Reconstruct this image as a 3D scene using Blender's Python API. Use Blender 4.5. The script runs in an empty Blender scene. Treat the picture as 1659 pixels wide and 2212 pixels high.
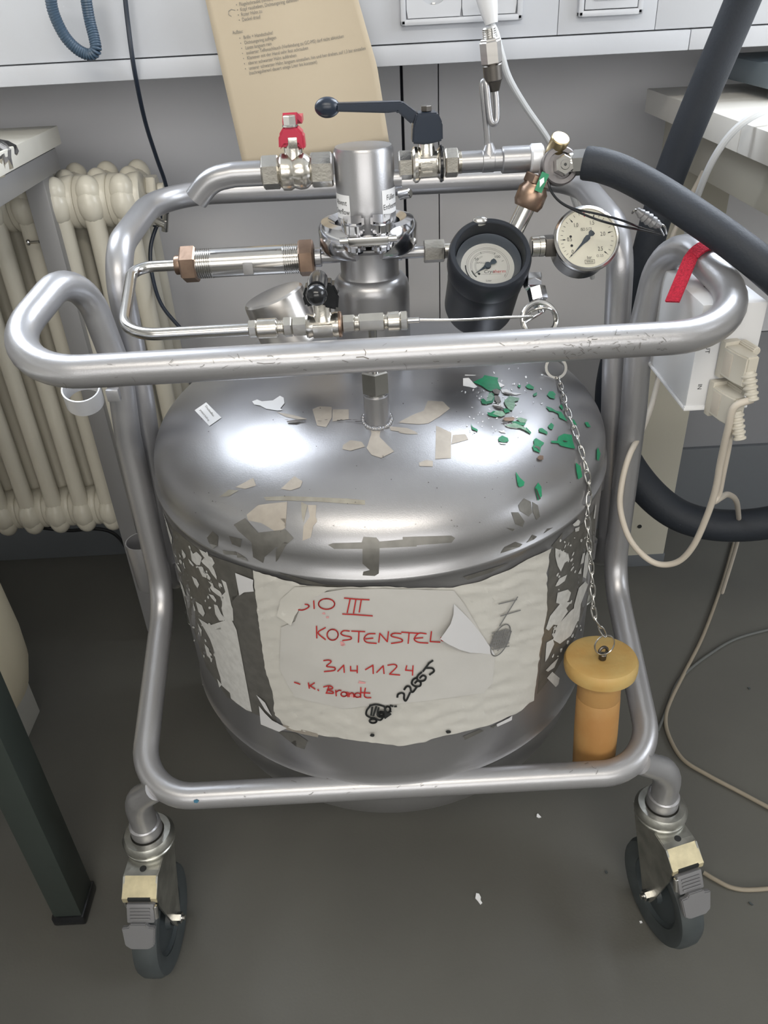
import bpy, bmesh, math, random
from mathutils import Vector, Matrix
from mathutils.bvhtree import BVHTree
from mathutils import noise
random.seed(7)
V = Vector
PI = math.pi
R = math.radians
scene = bpy.context.scene
COL = scene.collection
# ------------------------------------------------------------------ camera
F = 1725.0; TH = R(33.5); RO = R(3.1); H = 1.085
cr, sr, ct, st = math.cos(RO), math.sin(RO), math.cos(TH), math.sin(TH)
cam_d = bpy.data.cameras.new('camera')
cam = bpy.data.objects.new('camera', cam_d); COL.objects.link(cam)
cam_d.sensor_fit = 'HORIZONTAL'; cam_d.sensor_width = 36.0
cam_d.lens = 36.0 * F / 1659.0
cam_d.clip_start = 0.01
fwd = V((0, ct, -st)); up0 = V((0, st, ct)); rt0 = V((1, 0, 0))
rt = rt0 * cr - up0 * sr          # camera x axis
up = rt0 * sr + up0 * cr
cam.matrix_world = Matrix(((rt.x, up.x, -fwd.x, 0), (rt.y, up.y, -fwd.y, 0), (rt.z, up.z, -fwd.z, H), (0, 0, 0, 1)))
scene.camera = cam
# ------------------------------------------------------------------ world, lights, exposure
w = bpy.data.worlds.new('world'); scene.world = w; w.use_nodes = True
bg = w.node_tree.nodes['Background']
bg.inputs[0].default_value = (0.80, 0.88, 1.0, 1); bg.inputs[1].default_value = 1.0
scene.view_settings.view_transform = 'Standard'; scene.view_settings.look = 'None'
scene.view_settings.exposure = 0.0; scene.view_settings.gamma = 1.0
scene.view_settings.use_curve_mapping = False

def area(name, loc, size, target, power, col):
    l = bpy.data.lights.new(name, 'AREA'); l.shape = 'RECTANGLE'; l.size, l.size_y = size
    l.energy = power; l.color = col
    o = bpy.data.objects.new(name, l); COL.objects.link(o); o.location = loc
    d = V(target) - V(loc); o.rotation_euler = d.to_track_quat('-Z', 'Y').to_euler()
    return o
area('window_daylight', (-0.95, 1.50, 1.95), (0.75, 1.1), (-0.4, 0.4, 0.9), 24, (0.86, 0.92, 1.0))
area('window_daylight', (0.95, 1.50, 1.95), (0.75, 1.1), (0.4, 0.4, 0.9), 38, (0.86, 0.92, 1.0))
area('added_side_fill', (2.75, 0.1, 1.9), (1.6, 1.3), (0.0, 0.9, 0.9), 46, (0.88, 0.93, 1.0))  # unseen fill light added on the right for a right-to-left gradient
area('ceiling_lamp', (-0.1, -1.2, 2.72), (2.2, 0.35), (0, -0.6, 0), 36, (1.0, 0.93, 0.82))
area('added_front_fill', (0.0, -2.9, 1.75), (3.6, 1.2), (0.0, 1.2, 1.0), 50, (1.0, 0.97, 0.93))  # invented fill behind the camera, lightens the wall below the duct

# ------------------------------------------------------------------ measuring helpers: a photo pixel and a known distance give a point of the room
def ray(x, y):
    a = (x - 829.5) / F; b = (1106 - y) / F
    A = a * cr + b * sr; B = -a * sr + b * cr
    return V((A, ct + B * st, -st + B * ct))
O = V((0, 0, H))
def at(x, y, Y):
    r = ray(x, y); return O + r * (Y / r.y)
def atz(x, y, z):
    r = ray(x, y); return O + r * ((z - H) / r.z)
def proj(p):
    X, Y, Z = p[0], p[1], p[2] - H
    t = Y * ct - Z * st; B = (Y * st + Z * ct) / t; A = X / t
    return (829.5 + (A * cr - B * sr) * F, 1106 - (A * sr + B * cr) * F)
def xat(px, Y, z):
    lo, hi = -2.0, 2.0
    for _ in range(40):
        m = (lo + hi) / 2
        if proj((m, Y, z))[0] < px: lo = m
        else: hi = m
    return lo

# ------------------------------------------------------------------ materials
MATS = {}
def mat(name, col, rough=0.5, metal=0.0, var=0.0, vscale=20.0, bump=0.0, bscale=60.0, coat=0.0, trans=0.0, aniso=0.0, spec=0.5, col2=None, stretch=None, rvar=0.0):
    m = bpy.data.materials.new(name); m.use_nodes = True
    nt = m.node_tree; b = nt.nodes['Principled BSDF']
    b.inputs['Base Color'].default_value = (*col, 1); b.inputs['Roughness'].default_value = rough
    b.inputs['Metallic'].default_value = metal; b.inputs['Coat Weight'].default_value = coat
    b.inputs['Transmission Weight'].default_value = trans; b.inputs['Specular IOR Level'].default_value = spec
    tc = nt.nodes.new('ShaderNodeTexCoord'); src = tc.outputs['Object']
    if stretch:
        mp = nt.nodes.new('ShaderNodeMapping'); mp.inputs['Scale'].default_value = stretch
        nt.links.new(src, mp.inputs[0]); src = mp.outputs[0]
    if var > 0 or col2:
        n = nt.nodes.new('ShaderNodeTexNoise'); n.inputs['Scale'].default_value = vscale; n.inputs['Detail'].default_value = 6
        nt.links.new(src, n.inputs['Vector'])
        rp = nt.nodes.new('ShaderNodeValToRGB')
        c2 = col2 if col2 else tuple(max(0, c * (1 - var)) for c in col)
        rp.color_ramp.elements[0].position = 0.35; rp.color_ramp.elements[0].color = (*c2, 1)
        rp.color_ramp.elements[1].position = 0.65; rp.color_ramp.elements[1].color = (*col, 1)
        nt.links.new(n.outputs['Fac'], rp.inputs[0]); nt.links.new(rp.outputs[0], b.inputs['Base Color'])
        if rvar:
            mr = nt.nodes.new('ShaderNodeMapRange'); mr.inputs['To Min'].default_value = rough - rvar; mr.inputs['To Max'].default_value = rough + rvar
            nt.links.new(n.outputs['Fac'], mr.inputs['Value']); nt.links.new(mr.outputs[0], b.inputs['Roughness'])
    if bump > 0:
        n2 = nt.nodes.new('ShaderNodeTexNoise'); n2.inputs['Scale'].default_value = bscale; n2.inputs['Detail'].default_value = 4
        nt.links.new(src, n2.inputs['Vector'])
        bp = nt.nodes.new('ShaderNodeBump'); bp.inputs['Strength'].default_value = bump; bp.inputs['Distance'].default_value = 0.002
        nt.links.new(n2.outputs['Fac'], bp.inputs['Height']); nt.links.new(bp.outputs[0], b.inputs['Normal'])
    MATS[name] = m
    return m
silver = mat('silver_paint', (0.37, 0.37, 0.382), 0.33, 0.80, var=0.08, vscale=9, bump=0.05, bscale=900, rvar=0.04)
tubem = mat('silver_tube_paint', (0.42, 0.42, 0.435), 0.34, 0.65, var=0.05, vscale=14, bump=0.06, bscale=700)
whitepaint = mat('silver_white_paint', (0.72, 0.73, 0.76), 0.35, 0.35, bump=0.05, bscale=500)
steel = mat('stainless_steel', (0.60, 0.59, 0.57), 0.20, 1.0, var=0.1, vscale=30)
brushed = mat('brushed_steel', (0.55, 0.53, 0.51), 0.30, 1.0, var=0.12, vscale=14, stretch=(1, 1, 12))
chrome = mat('polished_metal', (0.62, 0.62, 0.64), 0.13, 1.0, bump=0.10, bscale=30)
nickel = mat('nickel_plated_brass', (0.66, 0.63, 0.57), 0.24, 1.0, var=0.15, vscale=60, bump=0.08, bscale=300)
brass = mat('brass', (0.34, 0.24, 0.18), 0.36, 1.0, var=0.2, vscale=80, bump=0.05, bscale=300)
gold = mat('yellow_brass', (0.42, 0.34, 0.20), 0.36, 1.0)
headm = mat('worn_grey_metal', (0.22, 0.21, 0.215), 0.4, 0.9, var=0.3, vscale=60)
darkmetal = mat('dark_bronze', (0.13, 0.12, 0.11), 0.4, 1.0)
black = mat('black_plastic', (0.011, 0.012, 0.014), 0.18)
hazed_black = mat('hazed_black_plastic', (0.012, 0.02, 0.036), 0.30)  # black lever plastic, the bluish haze over it mixed into the colour
ringm = mat('satin_ring', (0.16, 0.18, 0.21), 0.35, 0.8)
anod = mat('black_anodised', (0.020, 0.024, 0.032), 0.38, 0.25)
foam = mat('foam_insulation', (0.016, 0.021, 0.030), 0.62, var=0.15, vscale=12, bump=0.15, bscale=400)
redpl = mat('red_plastic', (0.45, 0.025, 0.06), 0.3)
redfelt = mat('red_felt', (0.72, 0.03, 0.07), 0.95, var=0.35, vscale=500, bump=1.0, bscale=900)
white = mat('white_plastic', (0.72, 0.73, 0.75), 0.38)
ductm = mat('duct_white_plastic', (0.52, 0.54, 0.58), 0.42, bump=0.03, bscale=300)
socketm = mat('socket_white_plastic', (0.56, 0.58, 0.62), 0.3)
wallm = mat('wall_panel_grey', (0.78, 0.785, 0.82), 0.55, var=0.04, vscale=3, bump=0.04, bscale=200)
wallshade = mat('lower_wall_panel_shaded', (0.26, 0.265, 0.28), 0.55, var=0.04, vscale=3, bump=0.04, bscale=200)  # lower row darkened to carry the shade there; its own tone differs only slightly
roomwall = mat('plaster', (0.72, 0.71, 0.68), 0.9, var=0.03, vscale=4)
gapm = mat('gap_dark', (0.03, 0.035, 0.05), 0.7)
floorm = mat('floor_linoleum', (0.118, 0.117, 0.105), 0.45, col2=(0.106, 0.105, 0.095), vscale=5, bump=0.08, bscale=260, spec=0.35)
skirt = mat('skirting_grey', (0.12, 0.13, 0.14), 0.5)
enamel = mat('cream_enamel', (0.66, 0.63, 0.54), 0.28, var=0.05, vscale=8, bump=0.04, bscale=60)
laminate = mat('cream_laminate', (0.86, 0.84, 0.76), 0.42, var=0.02, vscale=30)
benchm = mat('white_laminate', (0.86, 0.84, 0.79), 0.42, var=0.02, vscale=30)
greymetal = mat('grey_metal', (0.30, 0.30, 0.305), 0.4, 0.3)
beigepaint = mat('beige_paint', (0.46, 0.44, 0.37), 0.5)
greenleg = mat('green_black_paint', (0.035, 0.045, 0.04), 0.42)
rubber = mat('grey_rubber', (0.055, 0.065, 0.068), 0.6, var=0.2, vscale=30)
wheelm = mat('wheel_core_grey', (0.04, 0.05, 0.055), 0.5)
zinc = mat('zinc_plate', (0.52, 0.52, 0.48), 0.32, 0.9, var=0.35, vscale=40, bump=0.1, bscale=200, rvar=0.08)
yellowzinc = mat('yellowed_zinc', (0.62, 0.55, 0.36), 0.45, 0.4, var=0.25, vscale=60)
pedalm = mat('grey_pedal_plastic', (0.16, 0.16, 0.165), 0.45)
cork = mat('yellow_foam_plastic', (0.42, 0.25, 0.09), 0.62, col2=(0.36, 0.18, 0.055), vscale=16, bump=0.25, bscale=90)
corkhead = mat('yellow_plastic_head', (0.50, 0.36, 0.14), 0.5, col2=(0.48, 0.29, 0.09), vscale=22, bump=0.15, bscale=120)
paper = mat('white_paper', (0.50, 0.49, 0.455), 0.8, var=0.04, vscale=25, bump=0.25, bscale=60)
paper2 = mat('thin_paper', (0.49, 0.482, 0.46), 0.75, var=0.05, vscale=15, bump=0.2, bscale=40)
paperflap = mat('paper_flap', (0.54, 0.54, 0.55), 0.7)
buff = mat('buff_paper', (0.56, 0.48, 0.36), 0.8)
sticker = mat('white_sticker', (0.82, 0.83, 0.85), 0.5)
flakem = mat('white_flakes', (0.52, 0.52, 0.505), 0.7, var=0.15, vscale=120)
whiteflake = mat('bright_white_residue', (0.85, 0.86, 0.88), 0.5)
greenm = mat('green_paint', (0.012, 0.24, 0.11), 0.45, var=0.2, vscale=200)
mintm = mat('pale_green_paint', (0.32, 0.52, 0.40), 0.6, var=0.3, vscale=300)
residue = mat('brown_tape_residue', (0.36, 0.34, 0.29), 0.45, 0.6, var=0.2, vscale=90)
residue_dark = mat('dark_tape_residue', (0.20, 0.195, 0.18), 0.45, 0.6, var=0.2, vscale=90)
residue_tan = mat('tan_tape_residue', (0.42, 0.38, 0.33), 0.5, 0.45, var=0.12, vscale=90)
bluem = mat('blue_paint_spot', (0.02, 0.12, 0.2), 0.5)
redink = mat('red_marker', (0.42, 0.02, 0.02), 0.6)
pinkink = mat('pink_smear', (0.62, 0.30, 0.30), 0.7)
blackink = mat('black_marker', (0.02, 0.022, 0.022), 0.5)
greyink = mat('grey_print', (0.22, 0.21, 0.19), 0.7)
pencil = mat('pencil', (0.16, 0.16, 0.16), 0.6)
dialm = mat('dial_face', (0.62, 0.60, 0.50), 0.5)
dialm2 = mat('dial_face_grey', (0.52, 0.52, 0.49), 0.5)
needlem = mat('needle_dark', (0.03, 0.045, 0.06), 0.4)
cableb = mat('beige_cable', (0.55, 0.50, 0.43), 0.45)
cablew = mat('white_cable', (0.62, 0.64, 0.66), 0.4)
cablebr = mat('brown_beige_cable', (0.27, 0.235, 0.18), 0.5)
cablegr = mat('grey_floor_cable', (0.10, 0.105, 0.10), 0.5)
cablek = mat('dark_cable', (0.016, 0.024, 0.040), 0.4)
coilm = mat('blue_grey_cord', (0.05, 0.085, 0.13), 0.4)
connm = mat('beige_connector', (0.58, 0.55, 0.48), 0.45)
creamp = mat('cream_plastic', (0.60, 0.54, 0.40), 0.5)
brownwood = mat('brown_edge', (0.34, 0.18, 0.08), 0.6)
whitebox = mat('white_board', (0.58, 0.57, 0.52), 0.6)
laptopm = mat('blue_grey_metal', (0.22, 0.27, 0.31), 0.4, 0.2)
foilm = mat('aluminium_foil', (0.85, 0.85, 0.86), 0.12, 1.0, bump=0.6, bscale=60)
def glassmat():
    m = bpy.data.materials.new('clear_glass'); m.use_nodes = True; nt = m.node_tree
    b = nt.nodes['Principled BSDF']; b.inputs['Base Color'].default_value = (1, 1, 1, 1); b.inputs['Roughness'].default_value = 0.02
    b.inputs['Transmission Weight'].default_value = 1.0; b.inputs['IOR'].default_value = 1.05
    return m
glass = glassmat()

# ------------------------------------------------------------------ mesh builder
def frame(o, d, xh=(1, 0, 0)):
    z = V(d).normalized(); x = V(xh); x = (x - z * x.dot(z))
    if x.length < 1e-5: x = V((0, 1, 0)) - z * z.y
    x.normalize(); y = z.cross(x)
    return Matrix(((x.x, y.x, z.x, o[0]), (x.y, y.y, z.y, o[1]), (x.z, y.z, z.z, o[2]), (0, 0, 0, 1)))
def fillet(pts, rad, n=8):
    pts = [V(p) for p in pts]; out = [pts[0]]
    for i in range(1, len(pts) - 1):
        r_ = rad[i - 1] if isinstance(rad, (list, tuple)) else rad
        a, b, c = pts[i - 1], pts[i], pts[i + 1]
        u = (a - b); v = (c - b); lu, lv = u.length, v.length; u.normalize(); v.normalize()
        ang = u.angle(v)
        if ang > 3.1 or r_ <= 0: out.append(b); continue
        d = min(r_ / math.tan(ang / 2), lu * 0.49, lv * 0.49); rr = d * math.tan(ang / 2)
        cen = b + (u + v).normalized() * (rr / math.sin(ang / 2))
        s = b + u * d - cen; e = b + v * d - cen
        tot = s.angle(e); axis = s.cross(e).normalized()
        for k in range(n + 1):
            out.append(cen + Matrix.Rotation(tot * k / n, 3, axis) @ s)
    out.append(pts[-1]); return out
def spline(pts, n=8):
    P = [V(p) for p in pts]; P = [P[0] * 2 - P[1]] + P + [P[-1] * 2 - P[-2]]; out = []
    for i in range(1, len(P) - 2):
        for k in range(n):
            t = k / n; a, b, c, d = P[i - 1], P[i], P[i + 1], P[i + 2]
            out.append(0.5 * ((2 * b) + (c - a) * t + (2 * a - 5 * b + 4 * c - d) * t * t + (3 * b - a - 3 * c + d) * t ** 3))
    out.append(P[-2]); return out
class MB:
    def __init__(s): s.v = []; s.f = []
    def add(s, vs, fs):
        k = len(s.v); s.v += [tuple(v) for v in vs]; s.f += [tuple(i + k for i in f) for f in fs]; return s
    def lathe(s, prof, m=None, seg=40, a0=0.0, a1=2 * PI, phase=0.0):
        m = m or Matrix(); vs = []; fs = []; full = abs(a1 - a0 - 2 * PI) < 1e-6
        n = seg if full else seg + 1; rows = []
        for r_, h in prof:
            if r_ < 1e-7: rows.append([len(vs)] * n); vs.append(m @ V((0, 0, h)))
            else:
                row = []
                for i in range(n):
                    a = a0 + phase + (a1 - a0) * i / seg; row.append(len(vs)); vs.append(m @ V((r_ * math.cos(a), r_ * math.sin(a), h)))
                rows.append(row)
        for j in range(len(rows) - 1):
            A, B = rows[j], rows[j + 1]
            for i in range(seg):
                k = (i + 1) % n if full else i + 1
                q = [A[i], A[k], B[k], B[i]]; q2 = []
                for t in q:
                    if t not in q2: q2.append(t)
                if len(q2) > 2: fs.append(q2)
        if not full:
            fs.append([r_[0] for r_ in rows[:-1]]); fs.append([r_[-1] for r_ in rows[:-1]][::-1])
        return s.add(vs, fs)
    def cyl(s, p, q, r_, seg=24, c=0.0):
        p, q = V(p), V(q); L = (q - p).length; m = frame(p, q - p)
        return s.lathe([(0, 0), (r_ - c, 0), (r_, c), (r_, L - c), (r_ - c, L), (0, L)] if c else [(0, 0), (r_, 0), (r_, L), (0, L)], m, seg)
    def hexn(s, p, q, r_, c=None, xh=(0, 0, 1)):
        p, q = V(p), V(q); L = (q - p).length; c = r_ * 0.09 if c is None else c
        return s.lathe([(0, 0), (r_ * 0.9, 0), (r_, c), (r_, L - c), (r_ * 0.9, L), (0, L)], frame(p, q - p, xh), 6)
    def thread(s, p, q, r_, n):
        p, q = V(p), V(q); L = (q - p).length; pr = [(0, 0)]
        for i in range(n): pr += [(r_ * 0.93, L * i / n), (r_, L * (i + 0.3) / n), (r_, L * (i + 0.6) / n), (r_ * 0.93, L * (i + 0.85) / n)]
        return s.lathe(pr + [(r_ * 0.93, L), (0, L)], frame(p, q - p), 32)
    def sweep(s, pts, r_, seg=14, closed=False, caps=True, flat=None):
        pts = [V(p) for p in pts]; P = [pts[0]]
        for p in pts[1:]:
            if (p - P[-1]).length > 1e-6: P.append(p)
        if closed and (P[0] - P[-1]).length < 1e-6: P.pop()
        n = len(P); vs = []; fs = []
        def tan(i):
            if closed: return (P[(i + 1) % n] - P[(i - 1) % n]).normalized()
            return (P[min(i + 1, n - 1)] - P[max(i - 1, 0)]).normalized()
        t = tan(0); h = V((0, 0, 1)) if abs(t.z) < 0.9 else V((1, 0, 0)); x = (h - t * h.dot(t)).normalized()
        for i in range(n):
            t2 = tan(i); x = (x - t2 * x.dot(t2)).normalized(); y = t2.cross(x)
            rr = r_[i] if isinstance(r_, list) else r_
            for k in range(seg):
                a = 2 * PI * k / seg
                vs.append(P[i] + x * (rr * math.cos(a) * (flat or 1)) + y * (rr * math.sin(a)))
        for i in range(n if closed else n - 1):
            j = (i + 1) % n
            for k in range(seg):
                l = (k + 1) % seg; fs.append((i * seg + k, i * seg + l, j * seg + l, j * seg + k))
        if not closed and caps:
            fs.append(tuple(range(seg))[::-1]); fs.append(tuple((n - 1) * seg + k for k in range(seg)))
        return s.add(vs, fs)
    def box(s, c, size, m=None, bev=0.0, bs=2):
        bm = bmesh.new(); bmesh.ops.create_cube(bm, size=1.0)
        for v in bm.verts: v.co = V((v.co.x * size[0], v.co.y * size[1], v.co.z * size[2]))
        if bev > 0: bmesh.ops.bevel(bm, geom=bm.edges[:], offset=bev, segments=bs, affect='EDGES', profile=0.6)
        M = (m or Matrix()) @ Matrix.Translation(c); s.bm(bm, M); return s
    def bm(s, bm, M=None):
        M = M or Matrix(); bm.verts.index_update()
        s.add([M @ v.co for v in bm.verts], [tuple(v.index for v in f.verts) for f in bm.faces]); bm.free(); return s
    def prism(s, pts, h0, h1, m=None, bev=0.0):
        bm = bmesh.new(); vs = [bm.verts.new((x, y, h0)) for x, y in pts]; f = bm.faces.new(vs)
        e = bmesh.ops.extrude_face_region(bm, geom=[f]); up_ = [g for g in e['geom'] if isinstance(g, bmesh.types.BMVert)]
        for v in up_: v.co.z = h1
        bmesh.ops.recalc_face_normals(bm, faces=bm.faces[:])
        if bev > 0: bmesh.ops.bevel(bm, geom=bm.edges[:], offset=bev, segments=2, affect='EDGES')
        return s.bm(bm, m)
    def sphere(s, c, r_, sc=(1, 1, 1), m=None, seg=20):
        M = (m or Matrix()) @ Matrix.Translation(c) @ Matrix.Diagonal((sc[0] * r_, sc[1] * r_, sc[2] * r_, 1))
        return s.lathe([(math.sin(PI * i / 12), -math.cos(PI * i / 12)) if 0 < i < 12 else (0, -math.cos(PI * i / 12)) for i in range(13)], M, seg)
    def torus(s, m, R_, r_, seg=24, sg2=8, sx=1.0):
        return s.sweep([m @ V((R_ * math.cos(a) * sx, R_ * math.sin(a), 0)) for a in [2 * PI * i / seg for i in range(seg)]], r_, sg2, closed=True)
def link(o, parent=None):
    COL.objects.link(o)
    if parent is not None: o.parent = parent; o.matrix_parent_inverse = parent_inv(parent)
    return o
def wm(o):
    m = Matrix.Translation(o.location) if o.parent is None else wm(o.parent) @ o.matrix_parent_inverse @ Matrix.Translation(o.location)
    return m
def parent_inv(p): return wm(p).inverted()
def obj(name, mb, m, parent=None, ang=35, loc=None, label=None, kind=None, solid=0):
    """link one mesh object; the origin goes to loc (default: box centre of the mesh, at its base)"""
    me = bpy.data.meshes.new(name)
    vs = [V(v) for v in mb.v]
    if loc is None:
        loc = V(((min(v.x for v in vs) + max(v.x for v in vs)) / 2, (min(v.y for v in vs) + max(v.y for v in vs)) / 2, min(v.z for v in vs)))
    loc = V(loc)
    me.from_pydata([v - loc for v in vs], [], mb.f); me.validate()
    me.polygons.foreach_set('use_smooth', [True] * len(me.polygons))
    me.set_sharp_from_angle(angle=R(ang)); me.materials.append(m)
    b = bmesh.new(); b.from_mesh(me); bmesh.ops.recalc_face_normals(b, faces=b.faces[:]); b.to_mesh(me); b.free()
    o = bpy.data.objects.new(name, me); o.location = loc
    if solid:
        sm = o.modifiers.new('thickness', 'SOLIDIFY'); sm.thickness = solid; sm.offset = 0
    link(o, parent)
    if label: o['label'] = label
    if kind: o['kind'] = kind
    return o
def thing(name, label, cat, loc=(0, 0, 0), group=None):
    o = bpy.data.objects.new(name, None); o.location = loc; o.empty_display_size = 0.05; COL.objects.link(o)
    o['label'] = label; o['category'] = cat
    if group: o['group'] = group
    return o
def tag(o, label, cat, group=None):
    o['label'] = label; o['category'] = cat
    if group: o['group'] = group
    return o
def struct(name, mb, m, parent=None):
    o = obj(name, mb, m, parent)
    if parent is None: o['kind'] = 'structure'
    return o
def textmesh(body, size, m, mb, align='CENTER', off=0.0, warp=None, sx=1.0, shear=0.0):
    cu = bpy.data.curves.new('text', 'FONT'); cu.body = body; cu.size = size; cu.align_x = align; cu.align_y = 'CENTER'
    cu.offset = off; cu.shear = shear; cu.resolution_u = 3
    o = bpy.data.objects.new('text', cu); COL.objects.link(o)
    me = bpy.data.meshes.new_from_object(o)
    vs = [V((v.co.x * sx, v.co.y, 0)) for v in me.vertices]
    vs = [warp(v) for v in vs] if warp else [m @ v for v in vs]
    mb.add(vs, [tuple(p.vertices) for p in me.polygons])
    bpy.data.objects.remove(o); bpy.data.curves.remove(cu); bpy.data.meshes.remove(me)
    return mb

# ================================================================== ROOM
WY = 1.53
struct('floor', MB().box((0, -0.75, -0.05), (6.2, 4.7, 0.1)), floorm)
backwall = struct('wall_back', MB().box((0, WY + 0.07, 0.62), (6.2, 0.1, 1.24)).box((-2.35, WY + 0.07, 1.97), (1.5, 0.1, 1.46)).box((2.35, WY + 0.07, 1.97), (1.5, 0.1, 1.46)).box((0, WY + 0.07, 2.75), (6.2, 0.1, 0.1)), gapm)
g = MB()
zs1 = 0.46
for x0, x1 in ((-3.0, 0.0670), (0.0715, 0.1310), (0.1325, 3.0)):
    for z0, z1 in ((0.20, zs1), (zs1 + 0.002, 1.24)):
        obj('panel', MB().box(((x0 + x1) / 2, WY + 0.01, (z0 + z1) / 2), (x1 - x0 - 0.0005, 0.02, z1 - z0), bev=0.0008), wallm if z0 > 0.3 else wallshade, backwall)
struct('baseboard_back', MB().box((0, WY - 0.004, 0.10), (6.0, 0.012, 0.20), bev=0.002), skirt)
struct('wall_left', MB().box((-3.05, -0.75, 1.35), (0.1, 4.7, 2.9)), roomwall)
struct('wall_right', MB().box((3.05, -0.75, 1.35), (0.1, 4.7, 2.9)), roomwall)
struct('wall_front', MB().box((0, -3.15, 1.35), (6.2, 0.1, 2.9)), roomwall)
struct('ceiling', MB().box((0, -0.75, 2.85), (6.2, 4.7, 0.1)), roomwall)
win = MB()
for x in (-1.56, -0.03, 0.03, 1.56): win.box((x, WY + 0.06, 1.97), (0.06, 0.06, 1.46), bev=0.004)
for z in (1.27, 2.67): win.box((0, WY + 0.06, z), (3.2, 0.06, 0.06), bev=0.004)
wo = struct('window_1', win, white)
obj('pane', MB().box((0, WY + 0.065, 1.97), (3.1, 0.004, 1.4)), glass, wo)

# ---- service duct along the wall
TY = 1.20
duct = thing('cable_duct', 'long white plastic service duct along the wall above the radiator and vessel', 'cable duct', (0, TY + 0.1, 0.993))
obj('duct_body', MB().box((0, (TY + WY) / 2 + 0.008, 1.115), (5.0, WY - TY - 0.02, 0.24), bev=0.003), ductm, duct)
zl = at(840, 97, TY).z
def ductx(px, py): return at(px, py, TY).x
c1, c2 = ductx(1203, 60), ductx(1415, 55)
for x0, x1 in ((-2.4, -0.6), (-0.6, 0.30), (0.30, c2 - 0.06), (c2 - 0.06, 2.4)):
    pass
xs = [-2.4, at(1203, 60, TY).x, at(1415, 40, TY).x, 2.4]
for a, b in zip(xs[:-1], xs[1:]):
    obj('cover_panel', MB().box(((a + b) / 2, TY + 0.001, (zl + 0.001 + 1.235) / 2), (b - a - 0.0006, 0.01, 1.235 - zl - 0.001), bev=0.0008), ductm, duct)
xs = [-2.4, at(1486, 80, TY).x, 2.4]
for a, b in zip(xs[:-1], xs[1:]):
    obj('lower_trim', MB().box(((a + b) / 2, TY - 0.0005, (0.993 + zl) / 2), (b - a - 0.0006, 0.016, zl - 0.993 - 0.001), bev=0.0015), ductm, duct)
# ---- wall sockets
def socket(name, px0, px1, pyb, nmod, label, switch):
    a, b = at(px0, pyb, TY), at(px1, pyb - (px1 - px0) * 0.055, TY)
    z0 = a.z; x0, x1 = a.x, b.x; h = 0.0815; yf = TY - 0.004
    t = thing(name, label, 'wall socket', ((x0 + x1) / 2, yf, z0))
    fr_ = MB()
    fr_.box(((x0 + x1) / 2, yf - 0.004, z0 + 0.0035), (x1 - x0, 0.010, 0.007), bev=0.002)
    fr_.box(((x0 + x1) / 2, yf - 0.004, z0 + h - 0.0035), (x1 - x0, 0.010, 0.007), bev=0.002)
    for x in (x0 + 0.0035, x1 - 0.0035): fr_.box((x, yf - 0.004, z0 + h / 2), (0.007, 0.010, h), bev=0.002)
    obj('socket_frame', fr_, socketm, t)
    wmod = (x1 - x0 - 0.0145) / nmod
    for i in range(nmod):
        cx = x0 + 0.00725 + wmod * (i + 0.5); cz = z0 + h / 2
        m = frame((cx, yf - 0.0065, cz), (0, -1, 0))
        if switch: obj('switch_rocker', MB().box((cx, yf - 0.005, cz), (wmod - 0.001, 0.008, h - 0.0155), bev=0.001).box((cx, yf - 0.009, cz), (wmod - 0.022, 0.004, h - 0.034), bev=0.0015), socketm, t)
        else:
            pl = MB()
            w_, hh = wmod - 0.001, h - 0.0155
            # plate with a round well
            ring = [(0.0195 * math.cos(2 * PI * k / 32), 0.0195 * math.sin(2 * PI * k / 32)) for k in range(32)]
            sq = []
            for k in range(32):
                a_ = 2 * PI * k / 32; c, s_ = math.cos(a_), math.sin(a_); q = 1 / max(abs(c) / (w_ / 2), abs(s_) / (hh / 2)); sq.append((c * q, s_ * q))
            vs = [m @ V((x, y, 0.0)) for x, y in sq] + [m @ V((x, y, 0)) for x, y in ring] + [m @ V((x, y, -0.014)) for x, y in ring] + [m @ V((x, y, -0.006)) for x, y in sq]
            fs = []
            for k in range(32):
                l = (k + 1) % 32
                fs += [(k, l, 32 + l, 32 + k), (32 + k, 32 + l, 64 + l, 64 + k), (k, l, 96 + l, 96 + k)]
            fs.append(tuple(64 + k for k in range(32)))
            pl.add(vs, fs); so = obj('socket_insert', pl, socketm, t)
            for s_ in (-1, 1):
                obj('earth_clip', MB().box((0, s_ * 0.0185, -0.007), (0.004, 0.003, 0.012), m, bev=0.0005), steel, so)
                obj('pin_hole', MB().lathe([(0, 0.0002), (0.0027, 0.0002)], m @ Matrix.Translation((s_ * 0.0095, 0, -0.0138)), 14), blackink, so)
    return t
socket('wall_socket', 865, 1125, 56, 2, 'double white wall socket in the duct with a white plug in its right half', False)
socket('wall_socket', 1244, 1382, 37, 1, 'single white wall switch plate in the duct near the window glare', True)

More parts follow.
